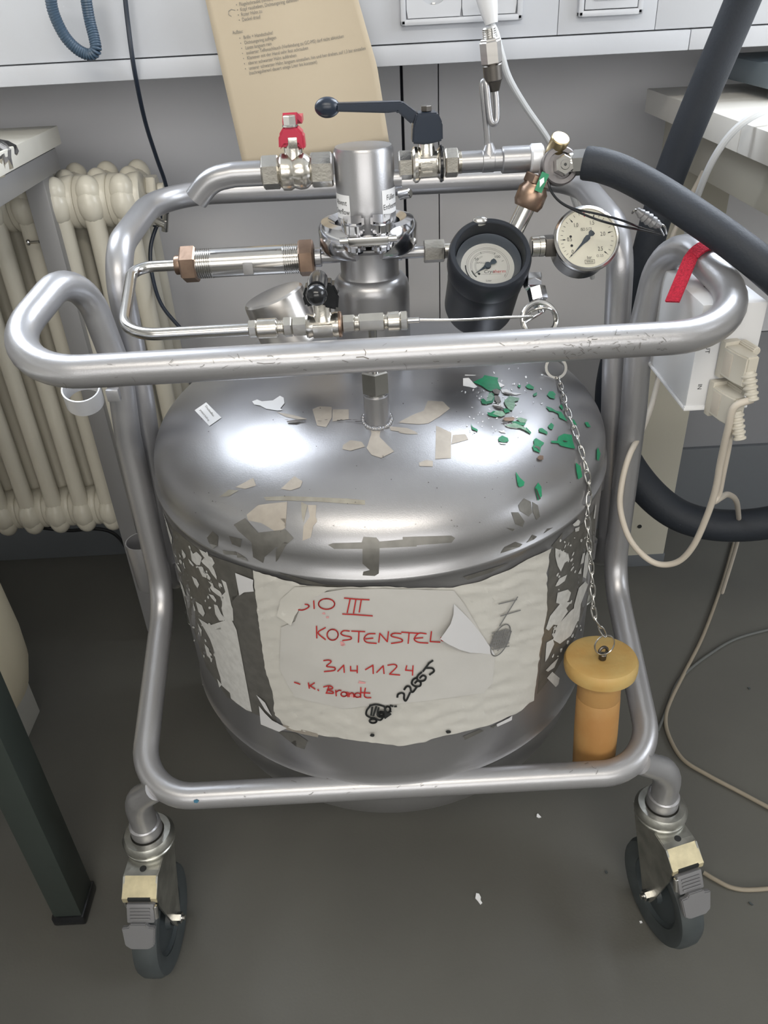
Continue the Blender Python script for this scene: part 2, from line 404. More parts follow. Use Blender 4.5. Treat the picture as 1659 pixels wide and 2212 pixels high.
# ---- radiator
rad = thing('radiator', 'cream enamelled column radiator on the wall behind the left bench leg', 'radiator', (-0.55, 1.3, 0.25))
def rad_section(x):
    m = MB(); Tx = Matrix.Translation((x, 0, 0))
    for y in (1.245, 1.300, 1.355):
        pts = [(x, y, 0.285), (x, y, 0.32), (x, y, 0.6), (x, y, 0.80), (x, y, 0.835)]
        m.sweep(pts, [0.018, 0.0145, 0.0140, 0.0145, 0.019], 12)
        m.sphere((x, y, 0.850), 0.0185, (1.0, 1.0, 1.25), seg=14)
        m.sphere((x, y, 0.279), 0.0185, (1.0, 1.0, 1.25), seg=14)
    for z, q in ((0.832, 1), (0.297, -1)):
        m.lathe([(0, -0.0243), (0.031, -0.0243), (0.0335, -0.021), (0.0325, -0.010), (0.0300, 0), (0.0325, 0.010), (0.0335, 0.021), (0.031, 0.0243), (0, 0.0243)], Matrix.Translation((x, 1.268, z)) @ Matrix.Rotation(PI / 2, 4, 'Y') @ Matrix.Diagonal((1.15, 1.0, 1, 1)), 24)
        D = Matrix.Translation((x, 1.235, z)) @ Matrix.Rotation(-PI / 2, 4, 'X') @ Matrix.Diagonal((1.0, 1.5, 1, 1))
        m.lathe([(0, -0.012), (0.011, -0.010), (0.018, 0.0), (0.0205, 0.012), (0.0205, 0.118), (0.018, 0.13), (0.011, 0.14), (0, 0.142)], D, 18)
        m.lathe([(0.024, -0.0245), (0.0265, -0.022), (0.0265, -0.012), (0.021, -0.004), (0.021, 0.004), (0.0265, 0.012), (0.0265, 0.022), (0.024, 0.0245)], Matrix.Translation((x, 1.30, z)) @ Matrix.Rotation(PI / 2, 4, 'Y'), 20)
    return m
first = None
for k in range(10):
    x = -0.357 - 0.049 * k
    if first is None: first = obj('radiator_section', rad_section(x), enamel, rad, ang=50); fx = x
    else:
        o = first.copy(); COL.objects.link(o); o.parent = rad; o.matrix_parent_inverse = first.matrix_parent_inverse.copy(); o.location = first.location + V((x - fx, 0, 0))
vb = MB(); vb.cyl((-0.333, 1.30, 0.838), (-0.318, 1.30, 0.838), 0.022, 6, 0.002).cyl((-0.318, 1.30, 0.838), (-0.308, 1.30, 0.838), 0.009, 16, 0.001)
obj('end_plug', vb, enamel, rad)
vb = MB(); vb.hexn((-0.333, 1.27, 0.80), (-0.318, 1.265, 0.80), 0.010).cyl((-0.32, 1.262, 0.80), (-0.305, 1.255, 0.795), 0.006, 12).cyl((-0.31, 1.26, 0.785), (-0.303, 1.258, 0.812), 0.005, 10)
obj('bleed_valve', vb, steel, rad)
vb = MB().cyl((-0.333, 1.30, 0.291), (-0.315, 1.30, 0.291), 0.018, 6, 0.002)
obj('end_plug', vb, enamel, rad)
for x in (-0.75, -0.42): obj('wall_bracket', MB().box((x, 1.44, 0.56), (0.02, 0.18, 0.03), bev=0.003), greymetal, rad)

# ---- left bench
LX = -0.4487; LZ = 0.932; LYb = 1.307
lb = thing('lab_bench', 'cream topped lab bench at the left edge with grey metal frame before the radiator', 'bench', (-0.8, 1.0, 0))
obj('worktop', MB().box((LX - 0.45, (LYb + 0.45) / 2, LZ - 0.0125), (0.9, LYb - 0.45, 0.025), bev=0.0015), laminate, lb)
ap = MB().box((LX - 0.012, (LYb + 0.47) / 2 - 0.01, LZ - 0.041), (0.02, LYb - 0.5, 0.030), bev=0.002).box((LX - 0.4, LYb - 0.05, LZ - 0.045), (0.78, 0.02, 0.04), bev=0.002)
obj('frame_rail', ap, greymetal, lb)
obj('leg', MB().box((LX - 0.022, 1.235, (LZ - 0.025) / 2 + 0.012), (0.030, 0.04, LZ - 0.049), bev=0.002), greymetal, lb)
obj('leg', MB().box((LX - 0.86, 1.235, (LZ - 0.025) / 2 + 0.012), (0.030, 0.04, LZ - 0.049), bev=0.002), greymetal, lb)
obj('foot', MB().cyl((LX - 0.022, 1.235, 0), (LX - 0.022, 1.235, 0.014), 0.018, 16, 0.002), black, lb)
sc_ = MB(); a = V((LX - 0.037, 1.215, 0.79)); sc_.cyl(a, a + V((-0.014, 0, 0)), 0.0022, 10).cyl(a + V((-0.014, 0, 0)), a + V((-0.018, 0, 0)), 0.0045, 12, 0.001)
obj('screw', sc_, steel, lb)
# dark green table leg in the foreground
tl = thing('table', 'table at the left edge of which only one dark green square leg shows', 'table', (-0.8, 0.65, 0))
lx0, lx1, ly0, ly1 = -0.492, -0.452, 0.632, 0.682
obj('leg', MB().box(((lx0 + lx1) / 2, (ly0 + ly1) / 2, 0.372), (lx1 - lx0, ly1 - ly0, 0.736), bev=0.003), greenleg, tl)
obj('foot_cap', MB().box(((lx0 + lx1) / 2, (ly0 + ly1) / 2, 0.010), (lx1 - lx0 + 0.006, ly1 - ly0 + 0.006, 0.02), bev=0.004), black, tl)
obj('leg', MB().box(((lx0 + lx1) / 2 - 0.75, (ly0 + ly1) / 2, 0.372), (lx1 - lx0, ly1 - ly0, 0.736), bev=0.003), greenleg, tl)
obj('leg', MB().box(((lx0 + lx1) / 2 - 0.75, (ly0 + ly1) / 2 - 0.6, 0.372), (lx1 - lx0, ly1 - ly0, 0.736), bev=0.003), greenleg, tl)
obj('leg', MB().box(((lx0 + lx1) / 2, (ly0 + ly1) / 2 - 0.6, 0.372), (lx1 - lx0, ly1 - ly0, 0.736), bev=0.003), greenleg, tl)
obj('tabletop', MB().box((lx0 - 0.35, 0.36, 0.755), (0.79, 0.68, 0.03), bev=0.003), benchm, tl)
# foil over the bench edge
def foil():
    m = MB(); n = 14; vs = []; fs = []
    cx, cy, cz = at(12, 385, 1.10)
    for i in range(n):
        for j in range(n):
            u, v = i / (n - 1), j / (n - 1)
            p = V((LX - 0.085 + 0.10 * min(u, 0.84), 1.132 - 0.15 * v, LZ + 0.003 + 0.010 * math.sin(PI * min(1, u * 1.25)) - 0.055 * max(0, u - 0.78) * 4.5 * (0.3 + 0.7 * v)))
            d = noise.noise_vector(p * 70) * 0.006 + noise.noise_vector(p * 190) * 0.003; d.z = abs(d.z)
            vs.append(p + d)
    for i in range(n - 1):
        for j in range(n - 1): fs.append((i * n + j, i * n + j + 1, (i + 1) * n + j + 1, (i + 1) * n + j))
    return m.add(vs, fs)
tag(obj('aluminium_foil', foil(), foilm, ang=12, solid=0.0006), 'crumpled aluminium foil hanging over the edge of the left bench', 'foil')

# ---- cream bin on white cabinet, far left
cb = thing('storage_box', 'low white board box with brown top edge on the floor under the left bench', 'box', (-0.8, 0.9, 0))
obj('box_body', MB().box((-0.85, 0.85, 0.085), (0.40, 0.38, 0.17), bev=0.002), whitebox, cb)
obj('box_lid', MB().box((-0.846, 0.85, 0.178), (0.404, 0.384, 0.016), bev=0.002), brownwood, cb)
cr_ = MB().lathe([(0, 0), (0.10, 0), (0.118, 0.012), (0.128, 0.05), (0.13, 0.10), (0.127, 0.18), (0.120, 0.26), (0.110, 0.34), (0.10, 0.345), (0.10, 0.335), (0.108, 0.25), (0, 0.02)], Matrix.Translation((-0.685, 0.885, 0.186)), 48)
tag(obj('plastic_bin', cr_, creamp), 'rounded cream plastic bin standing on the white box at the left edge', 'bin')

# ---- right bench
RX = 0.4430; RYb = 1.383; RZ = 0.930
rb = thing('lab_bench', 'white topped lab bench on the right with beige column leg', 'bench', (0.9, 1.0, 0))
ymid = atz(1609, 264, RZ).y
obj('worktop', MB().box((RX + 0.5, (RYb + ymid) / 2, RZ - 0.0165), (1.0, RYb - ymid - 0.001, 0.033), bev=0.0015), benchm, rb)
obj('worktop', MB().box((RX + 0.5, (ymid - 0.001 + 0.40) / 2, RZ - 0.0165), (1.0, ymid - 0.40, 0.033), bev=0.0015), benchm, rb)
obj('frame_rail', MB().box((RX + 0.034, 0.95, RZ - 0.033 - 0.03), (0.02, 0.80, 0.060), bev=0.002), beigepaint, rb)
colx = at(1372, 1185, 1.42).x
obj('column_leg', MB().box((RX + 0.105, 1.40, 0.46), (0.10, 0.06, 0.86), bev=0.002), beigepaint, rb)
obj('plinth', MB().box((RX + 0.105, 1.405, 0.016), (0.106, 0.07, 0.032), bev=0.001), skirt, rb)
hh = at(1382, 1138, 1.368)
obj('bolt_hole', MB().lathe([(0, 0), (0.0045, 0), (0.0045, 0.001)], frame((hh.x, 1.3695, hh.z), (0, -1, 0)), 16), blackink, rb)
obj('column_leg', MB().box((RX + 0.9, 1.40, 0.46), (0.10, 0.06, 0.86), bev=0.002), beigepaint, rb)
lp = thing('equipment_tray', 'blue grey metal equipment tray resting on the right bench', 'equipment', (0.62, 1.2, RZ))
lz = RZ
p0 = atz(1572, 198, lz); 
obj('tray_body', MB().box((0.72, 1.27, lz + 0.028), (0.36, 0.20, 0.030), bev=0.004), laptopm, lp)
obj('tray_lower_panel', MB().box((0.73, 1.27, lz + 0.012), (0.30, 0.16, 0.006), bev=0.001), white, lp)
obj('foot', MB().box((0.575, 1.19, lz + 0.005), (0.05, 0.02, 0.010), bev=0.002), laptopm, lp)
obj('foot', MB().box((0.85, 1.19, lz + 0.005), (0.05, 0.02, 0.010), bev=0.002), laptopm, lp)

# ---- instruction sheet
a_ = R(5.8); ux = V((math.cos(a_), 0, math.sin(a_))); uy = V((-math.sin(a_), 0, math.cos(a_)))
TL = at(445, 0, 1.17)
def sheet_pt(u, v, off=0):      # u across in m, v up in m, from the left edge at photo top
    p = TL + ux * u + uy * v
    bul = 0.035 * max(0, (u - 0.10) / 0.1) ** 2 * (0.35 + 0.65 * min(1, max(0, (v + 0.20) / 0.2)))
    p.y = 1.165 - 0.01 * math.sin(u * 16) - bul * 0.6 - off
    p.x -= bul * 0.25
    return p
sh = MB(); n1, n2 = 24, 20; vs = []; fs = []
for i in range(n1 + 1):
    for j in range(n2 + 1):
        v = -0.192 + 0.219 * j / n2
        wd = 0.187 + 0.016 * min(1, max(0, -v / 0.10)) - 0.02 * max(0, v / 0.03)
        vs.append(sheet_pt(wd * i / n1, v))
for i in range(n1):
    for j in range(n2): fs.append((i * (n2 + 1) + j, (i + 1) * (n2 + 1) + j, (i + 1) * (n2 + 1) + j + 1, i * (n2 + 1) + j + 1))
sheet = tag(obj('instruction_sheet', MB().add(vs, fs), buff, solid=0.0003), 'buff paper sheet of printed German instructions hanging in front of the duct', 'paper')
tx = MB()
def pxuv(px, py):
    p = at(px, py, 1.16) - TL; return p.dot(ux), p.dot(uy)
lines = [(510, 11, u'\u2022  Fl\u00fcgelschraube (hinten) mit der Hand'), (512, 22, u'\u2022  Kopf rausheben, Dichtungsring dahinten'), (514, 33, u'\u2022  Roter Hahn zu'), (516, 44, u'\u2022  Deckel drauf'),
         (502, 71, 'Aufbau:'), (517, 83, u'\u2022   Brille + Handschuhe!'), (519, 94, u'\u2022   Dichtungsring auflegen'), (521, 105, u'\u2022   Lanze langsam rein'),
         (523, 116, u'\u2022   isolierter Teflonschlauch (Verbindung zu GC-MS) darf nicht abknicken'), (525, 127, u'\u2022   Klammer mit der Hand sehr fest schrauben'), (527, 138, u'\u2022   oberer schwarzer Hahn aufdrehen'),
         (529, 149, u'\u2022   unterer schwarzer Hahn langsam einstellen, hin und her drehen, auf 1,3 bar einstellen'), (538, 158, '(nachregulieren! dauert einige Liter bis konstant)')]
for px, py, s in lines:
    u0, v0 = pxuv(px, py)
    textmesh(s, 0.0056, None, tx, 'LEFT', warp=lambda q, u0=u0, v0=v0: sheet_pt(u0 + q.x * 0.80, v0 + q.y, 0.0012))
def ribbon2(mb, pts, wd, f):
    for (x0, y0), (x1, y1) in zip(pts[:-1], pts[1:]):
        d = math.hypot(x1 - x0, y1 - y0)
        if d < 1e-9: continue
        nx, ny = -(y1 - y0) / d * wd / 2, (x1 - x0) / d * wd / 2; ex, ey = (x1 - x0) / d * wd * 0.3, (y1 - y0) / d * wd * 0.3
        q = [(x0 - ex + nx, y0 - ey + ny), (x0 - ex - nx, y0 - ey - ny), (x1 + ex - nx, y1 + ey - ny), (x1 + ex + nx, y1 + ey + ny)]
        k = len(mb.v); mb.v += [tuple(f(a, b)) for a, b in q]; mb.f.append((k, k + 1, k + 2, k + 3))
ribbon2(tx, [pxuv(a, b) for a, b in ((500, 35), (494, 32), (494, 24), (500, 20), (508, 22))], 0.0006, lambda u, v: sheet_pt(u, v, 0.0012))
obj('print', tx, greyink, sheet, ang=180)

sheet_done = True
# ---- cords on the wall
def cable(name, pts, r_, m, label, cat, n=8, seg=10, parent=None):
    o = obj(name, MB().sweep(spline(pts, n), r_, seg), m, parent)
    if label: tag(o, label, cat)
    return o
cable('black_cord', [at(268, -30, 1.18), at(275, 40, 1.18), at(290, 150, 1.18), at(313, 260, 1.22), at(338, 340, 1.25), at(357, 395, 1.27), at(364, 440, 1.28), at(338, 490, 1.28), at(325, 540, 1.27), at(330, 600, 1.25), at(350, 660, 1.22), at(395, 715, 1.2)], 0.0030, cablek, 'thin dark cord hanging down the wall from the duct left of the paper', 'cord')
def coil(path, rad_, wire, turns):
    P = spline(path, 12); L = [0]
    for a, b in zip(P[:-1], P[1:]): L.append(L[-1] + (b - a).length)
    out = []; N = turns * 10; x = V((0, 1, 0)); j = 0
    for i in range(N + 1):
        s_ = L[-1] * i / N
        while j < len(L) - 2 and L[j + 1] < s_: j += 1
        t = (s_ - L[j]) / max(1e-9, L[j + 1] - L[j]); p = P[j].lerp(P[j + 1], t); d = (P[j + 1] - P[j]).normalized()
        x = (x - d * x.dot(d)).normalized(); y = d.cross(x); a = 2 * PI * i / 10
        out.append(p + x * rad_ * math.cos(a) + y * rad_ * math.sin(a))
    return MB().sweep(out, wire, 6)
tag(obj('coiled_cord', coil([at(107, -25, 1.15), at(115, 25, 1.15), at(138, 75, 1.15), at(165, 105, 1.15), at(192, 118, 1.15), at(207, 108, 1.15), at(203, 80, 1.155), at(193, 40, 1.16), at(182, -25, 1.16)], 0.0052, 0.0020, 56), coilm), 'blue grey coiled telephone cord looping down in front of the duct', 'cord')
pc = thing('power_cable', 'white power cable with moulded plug running down from the double wall socket', 'cable', at(1057, 45, 1.14))
pg = MB(); pa, pb = at(1050, -12, 1.14), at(1062, 52, 1.135)
pg.sweep([pa, pa.lerp(pb, 0.45), pb], [0.0135, 0.0115, 0.0078], 16)
for k in range(5):
    q = pa.lerp(pb, 0.42 + 0.11 * k); pg.torus(frame(q, pb - pa), 0.0095 - 0.0006 * k, 0.0016, 16, 6)
obj('plug', pg, white, pc)
obj('cable', MB().sweep(spline([pb, at(1072, 75, 1.13), at(1084, 120, 1.13), at(1100, 170, 1.14), at(1135, 230, 1.16), at(1180, 295, 1.18), at(1215, 360, 1.2), at(1240, 430, 1.22), at(1262, 500, 1.25), at(1280, 600, 1.3)], 8), 0.0042, 10), cablew, pc)

# ================================================================== DEWAR
VX, VY = -0.001, 0.84
RV = 0.2605
dew = thing('cryogenic_vessel', 'large silver liquid nitrogen vessel in a tubular frame on castors with valves and gauges', 'dewar', (VX, VY, 0))
ZS = 0.628; ZB = 0.335
prof = []
for i in range(31):
    a = (PI / 2) * i / 30; prof.append((RV * 0.985 * math.sin(a), ZB - 0.012 - 0.185 * math.cos(a)))
prof += [(RV * 0.985, ZB - 0.006), (RV * 0.997, ZB - 0.004), (RV + 0.0022, ZB), (RV * 0.999, ZB + 0.004)]
for i in range(1, 24): prof.append((RV, ZB + 0.004 + (ZS - ZB - 0.010) * i / 24))
prof += [(RV, ZS - 0.005), (RV + 0.0026, ZS - 0.0015), (RV + 0.0022, ZS + 0.002), (RV - 0.0012, ZS + 0.004)]
ZT = 0.746
for i in range(1, 49):
    a = (PI / 2) * i / 48; prof.append((max(0, (RV - 0.001) * math.cos(a)), ZS + 0.018 + (ZT - ZS - 0.018) * math.sin(a)))
prof[-1] = (0, ZT)
body = MB().lathe(prof, Matrix.Translation((VX, VY, 0)), 192)
bvh = BVHTree.FromPolygons([V(v) for v in body.v], body.f)
vessel = obj('vessel_body', body, silver, dew, ang=60)
def S(px, py, off=0.0):
    d = ray(px, py).normalized(); h_ = bvh.ray_cast(O, d)
    if h_[0] is None:      # just outside the silhouette: slide towards the axis
        for k in range(1, 60):
            cxp = 820; q = px + (cxp - px) * k * 0.004
            d = ray(q, py).normalized(); h_ = bvh.ray_cast(O, d)
            if h_[0] is not None: break
    p, n_ = h_[0], h_[1]
    if n_.dot(d) > 0: n_ = -n_
    rr = V((p.x - VX, p.y - VY, 0))
    if p.z < ZS - 0.006 and p.z > ZB + 0.004: n_ = rr.normalized()
    return p + n_ * off
def patch(mb, poly, off, step=14, offf=None):
    bm = bmesh.new(); vs = [bm.verts.new((x, y, 0)) for x, y in poly]; bm.faces.new(vs)
    bmesh.ops.triangulate(bm, faces=bm.faces[:])
    x0, x1 = min(p[0] for p in poly), max(p[0] for p in poly); y0, y1 = min(p[1] for p in poly), max(p[1] for p in poly)
    for k in range(1, int((x1 - x0) / step) + 1):
        bmesh.ops.bisect_plane(bm, geom=bm.verts[:] + bm.edges[:] + bm.faces[:], plane_co=(x0 + k * step, 0, 0), plane_no=(1, 0, 0))
    for k in range(1, int((y1 - y0) / step) + 1):
        bmesh.ops.bisect_plane(bm, geom=bm.verts[:] + bm.edges[:] + bm.faces[:], plane_co=(0, y0 + k * step, 0), plane_no=(0, 1, 0))
    for v in bm.verts: v.co = S(v.co.x, v.co.y, offf(v.co.x, v.co.y) if offf else off)
    return mb.bm(bm)
def jag(cx, cy, rx, ry, n=9, rot=0.0, j=0.35):
    out = []
    for k in range(n):
        a = 2 * PI * k / n; q = 1 + random.uniform(-j, j); x, y = rx * q * math.cos(a), ry * q * math.sin(a)
        out.append((cx + x * math.cos(rot) - y * math.sin(rot), cy + x * math.sin(rot) + y * math.cos(rot)))
    return out
# --- frame tubes
RT = 0.0148
front = [(-0.292, 0.83, 0.66), (-0.284, 0.83, 0.74), (-0.300, 0.832, 0.862), (-0.347, 0.659, 0.813), (0.351, 0.659, 0.815), (0.305, 0.832, 0.865), (0.291, 0.83, 0.74), (0.296, 0.83, 0.66), (0.300, 0.83, 0.415), (0.293, 0.588, 0.322), (-0.296, 0.588, 0.322), (-0.297, 0.83, 0.42), (-0.292, 0.83, 0.66)]
obj('frame_tube', MB().sweep(fillet(front, [0.1, 0.045, 0.072, 0.080, 0.045, 0.1, 0.1, 0.07, 0.062, 0.062, 0.07], 12)[:-1], RT, 20, closed=True), tubem, dew)
rear = [(-0.297, 1.09, 0.33), (-0.298, 0.862, 0.41), (-0.276, 0.862, 0.70), (-0.270, 0.862, 0.86), (-0.268, 1.085, 0.872), (0.268, 1.085, 0.868), (0.268, 0.862, 0.852), (0.278, 0.862, 0.70), (0.302, 0.862, 0.41), (0.297, 1.09, 0.33)]
obj('frame_tube', MB().sweep(fillet(rear + [rear[0]], [0.07, 0.1, 0.05, 0.075, 0.075, 0.05, 0.1, 0.07, 0.06], 12)[:-1], RT * 0.98, 20, closed=True), tubem, dew)
# welded joints between vessel and frame
for s_ in (-1, 1):
    for zz in (0.55, 0.44): obj('mounting_bracket', MB().box((VX + s_ * 0.270, 0.858, zz), (0.022, 0.016, 0.03), bev=0.004), tubem, dew)
# lance holders
def holder(top, h_, r_, name):
    m = MB(); m.lathe([(r_, -h_), (r_, 0), (r_ - 0.0015, 0), (r_ - 0.0015, -h_), (r_, -h_)], Matrix.Translation(top), 32)
    return obj(name, m, tubem, dew)
cup = V((-0.334, 0.855, 0.505)); cup = at(306, 1168, 0.868)
hm = MB().lathe([(0, -0.075), (0.0185, -0.075), (0.0205, -0.072), (0.0215, 0), (0.0200, 0), (0.0195, -0.07), (0, -0.07)], Matrix.Translation(cup), 32)
obj('lance_cup', hm, tubem, dew)
hp = at(176, 846, 0.775)
hm = MB().lathe([(0.0195, -0.022), (0.0195, 0), (0.0180, 0), (0.0180, -0.022), (0.0195, -0.022)], frame((hp.x, 0.775, hp.z + 0.004), (0.12, -0.42, 1)), 36)
obj('lance_ring', hm, whitepaint, dew)
obj('lance_ring_bracket', MB().box((hp.x + 0.027, 0.79, hp.z - 0.012), (0.014, 0.008, 0.014), bev=0.002), tubem, dew)
# --- scratches and marks on the frame tubes
# --- castors
def castor(sx, y, yaw, px):
    """stem from the lower loop, swivel head, forked housing, wheel, brake pedal"""
    c = bpy.data.objects.new('castor', None); c.empty_display_size = 0.03
    c.location = (px, y, 0); link(c, dew)
    base = V((px, y, 0))
    d = 1 if y < 0.84 else -1
    st_ = MB().sweep([V(q) for q in fillet([(sx * 0.277, y - d * 0.031, 0.327), (px - sx * 0.006, y - d * 0.012, 0.282), (px, y, 0.215)], 0.075, 14)], [0.0146] * 2 + [0.0155] * 2 + [0.0162] * 13, 20)
    obj('stem', st_, tubem, c)
    M = Matrix.Translation(base) @ Matrix.Rotation(yaw, 4, 'Z')
    col = MB().lathe([(0, 0.205), (0.0185, 0.205), (0.0195, 0.207), (0.0195, 0.222), (0.017, 0.225), (0, 0.225)], M, 32)
    obj('collar', col, tubem, c)
    sw = MB().lathe([(0, 0.184), (0.0305, 0.184), (0.0318, 0.186), (0.0318, 0.189), (0.030, 0.191), (0.0325, 0.193), (0.0325, 0.198), (0.0285, 0.204), (0.021, 0.2045), (0.018, 0.200), (0, 0.200)], M, 40)
    obj('swivel_ring', sw, zinc, c)
    # fork: plate sloping to the front, two side cheeks
    fk = MB()
    pl = [(-0.018, 0.186), (-0.020, 0.184)]
    prof_ = [(0.026, 0.184), (-0.040, 0.184), (-0.048, 0.182)]     # (y, z)
    for (ya, za), (yb, zb) in zip(prof_[:-1], prof_[1:]):
        for s2 in (0,):
            w2 = 0.0205
            vs = [M @ V((x, yy, zz + dz)) for dz in (0, -0.0028) for x, yy, zz in ((-w2, ya, za), (w2, ya, za), (w2, yb, zb), (-w2, yb, zb))]
            fk.add(vs, [(0, 1, 2, 3), (7, 6, 5, 4), (0, 4, 5, 1), (1, 5, 6, 2), (2, 6, 7, 3), (3, 7, 4, 0)])
    for s2 in (-1, 1):
        vs = []
        outl = [(0.026, 0.184), (-0.048, 0.183), (-0.066, 0.167), (-0.066, 0.148), (-0.048, 0.076), (-0.042, 0.060), (-0.026, 0.060), (-0.016, 0.085), (0.008, 0.140)]
        P_ = [(yy, zz) for yy, zz in outl]
        mm = M @ Matrix(((0, 0, 1, s2 * 0.0205), (1, 0, 0, 0), (0, 1, 0, 0), (0, 0, 0, 1)))
        fk.prism(P_, -0.0012, 0.0012, mm)
    obj('fork', fk, zinc, c)
    yp = MB()
    ang_ = math.atan2(0.013, 0.009)
    vs = [M @ V((x, yy, zz)) for x, yy, zz in ((-0.0205, -0.047, 0.1832), (0.0205, -0.047, 0.1832), (0.0215, -0.0675, 0.1670), (-0.0215, -0.0675, 0.1670), (-0.0205, -0.047, 0.180), (0.0205, -0.047, 0.180), (0.0215, -0.0675, 0.159), (-0.0215, -0.0675, 0.159))]
    yp.add(vs, [(0, 1, 2, 3), (7, 6, 5, 4), (0, 4, 5, 1), (1, 5, 6, 2), (2, 6, 7, 3), (3, 7, 4, 0)])
    obj('fork_lip', yp, yellowzinc, c, label='yellowed front lip of the fork')
    obj('fork_hole', MB().lathe([(0, 0.1866), (0.0042, 0.1866), (0.0042, 0.186)], M @ Matrix.Translation((0.001, -0.0385, -0.0018)), 16), blackink, c)
    if d > 0:
        hinge = MB(); hinge.box((0, -0.0672, 0.1655), (0.028, 0.003, 0.005), M)
        obj('slot', hinge, blackink, c)
        pd = MB()
        T = M @ Matrix.Translation((-0.002 * sx, -0.0745, 0.1515)) @ Matrix.Rotation(R(-30), 4, 'X')
        pd.box((0, 0, 0), (0.034, 0.010, 0.024), T, bev=0.002)
        for k in range(4): pd.box((0, -0.0058, -0.0065 + 0.0043 * k), (0.025, 0.0018, 0.0018), T, bev=0.0005)
        T2 = M @ Matrix.Translation((0, -0.0925, 0.1290)) @ Matrix.Rotation(R(-24), 4, 'X') @ Matrix(((1, 0, 0, 0), (0, 0, 1, 0), (0, 1, 0, 0), (0, 0, 0, 1)))
        pd.prism([(-0.0205, 0.013), (-0.012, 0.014), (-0.010, 0.018), (0.010, 0.018), (0.012, 0.014), (0.0205, 0.013), (0.018, -0.011), (0.011, -0.016), (-0.011, -0.016), (-0.018, -0.011)], -0.0035, 0.0035, T2, bev=0.0012)
        obj('brake_pedal', pd, pedalm, c)
        rv_ = MB().cyl(M @ V((-sx * 0.0195, -0.078, 0.143)), M @ V((-sx * 0.0195, -0.072, 0.160)), 0.0034, 12, 0.0008)
        obj('pedal_rivet', rv_, steel, c)
    # wheel: axis along local x
    W = M @ Matrix.Translation((0, -0.036, 0.070)) @ Matrix.Rotation(PI / 2, 4, 'Y')
    wh = MB().lathe([(0.045, -0.012), (0.060, -0.0165), (0.066, -0.0155), (0.0695, -0.009), (0.070, 0.0), (0.0695, 0.009), (0.066, 0.0155), (0.060, 0.0165), (0.045, 0.012), (0.045, -0.012)], W, 64)
    obj('wheel_tread', wh, rubber, c)
    co = MB().lathe([(0, -0.016), (0.013, -0.016), (0.015, -0.010), (0.040, -0.007), (0.047, -0.012), (0.047, 0.012), (0.040, 0.007), (0.015, 0.010), (0.013, 0.016), (0, 0.016)], W, 48)
    obj('wheel_core', co, wheelm, c)
    ax = MB().hexn(W @ V((0, 0, 0.021)), W @ V((0, 0, 0.028)), 0.0072).hexn(W @ V((0, 0, -0.028)), W @ V((0, 0, -0.021)), 0.0072).cyl(W @ V((0, 0, -0.032)), W @ V((0, 0, 0.032)), 0.0035, 12)
    obj('axle_bolt', ax, steel, c)
    return c
castor(-1, 0.629, R(-3), at(318, 1795, 0.629).x)
castor(1, 0.629, R(15), at(1428, 1742, 0.629).x)
castor(-1, 1.06, R(20), -0.318)
castor(1, 1.06, R(-30), 0.318)

# --- neck, cap and clamp
AX = lambda z: (VX, VY, z)
T0 = Matrix.Translation((VX, VY, 0))
obj('neck_base', MB().lathe([(0, 0.735), (0.0405, 0.735), (0.0408, 0.815), (0.0395, 0.823), (0.035, 0.829), (0.032, 0.8305), (0, 0.831)], T0, 64), silver, dew)
obj('neck', MB().lathe([(0, 0.820), (0.0315, 0.8305), (0.0305, 0.833), (0.0303, 0.858), (0.036, 0.862), (0.036, 0.864), (0, 0.864)], T0, 64), silver, dew)
cap = MB().lathe([(0, 0.868), (0.036, 0.868), (0.036, 0.870), (0.0305, 0.876), (0.0295, 0.884), (0.0293, 0.9515), (0.0275, 0.9548), (0, 0.9553)], T0, 64)
capo = obj('head_cap', cap, silver, dew)
def cylwarp(r_, z0, az0):
    def f(q): a = az0 + q.x / r_; return V((VX + r_ * math.sin(a), VY - r_ * math.cos(a), z0 + q.y))
    return f
for az, lines_, zc in ((R(-57), ('Abvent', 'Overflow'), 0.903), (R(56), (u'F\u00fcllen', 'Entleeren'), 0.906)):
    lb_ = MB(); f = cylwarp(0.0297, zc, az); vs = []; n = 12
    for j in range(2):
        for i in range(n + 1): vs.append(f(V((-0.0125 + 0.025 * i / n, -0.0115 + 0.023 * j, 0))))
    lb_.add(vs, [(i, i + 1, n + 2 + i, n + 1 + i) for i in range(n)])
    lo = obj('label', lb_, sticker, dew, label='small white printed label on the head')
    tt = MB()
    for k, s in enumerate(lines_): textmesh(s, 0.0072, None, tt, warp=cylwarp(0.0299, zc + 0.004 - 0.0085 * k, az), sx=0.85)
    obj('print', tt, blackink, lo, ang=180)
cl = bpy.data.objects.new('clamp', None); cl.location = (VX, VY, 0.85); link(cl, dew)
RC = 0.0505
for s_ in (-1, 1):
    jaw = MB().lathe([(0.033, 0.884), (0.040, 0.888), (0.047, 0.886), (RC, 0.880), (RC, 0.862), (0.047, 0.857), (0.038, 0.856), (0.033, 0.860), (0.033, 0.884)], T0, 28, a0=(-PI / 2 + R(16)) if s_ > 0 else (PI / 2 + R(4)), a1=(PI / 2 - R(4)) if s_ > 0 else (3 * PI / 2 - R(16)))
    for z0, z1 in ((at(795, 511, 0.772).z, at(795, 482, 0.772).z), (at(795, 549, 0.772).z, at(795, 529, 0.772).z)):
        jaw.prism([(s_ * 0.003, 0.775 - VY), (s_ * 0.010, 0.768 - VY), (s_ * 0.019, 0.772 - VY), (s_ * 0.024, 0.784 - VY), (s_ * 0.026, 0.806 - VY), (s_ * 0.003, 0.806 - VY)], z0, z1, T0, bev=0.0025)
    jo = obj('clamp_jaw', jaw, chrome, cl)
zcb = at(795, 520, 0.770).z
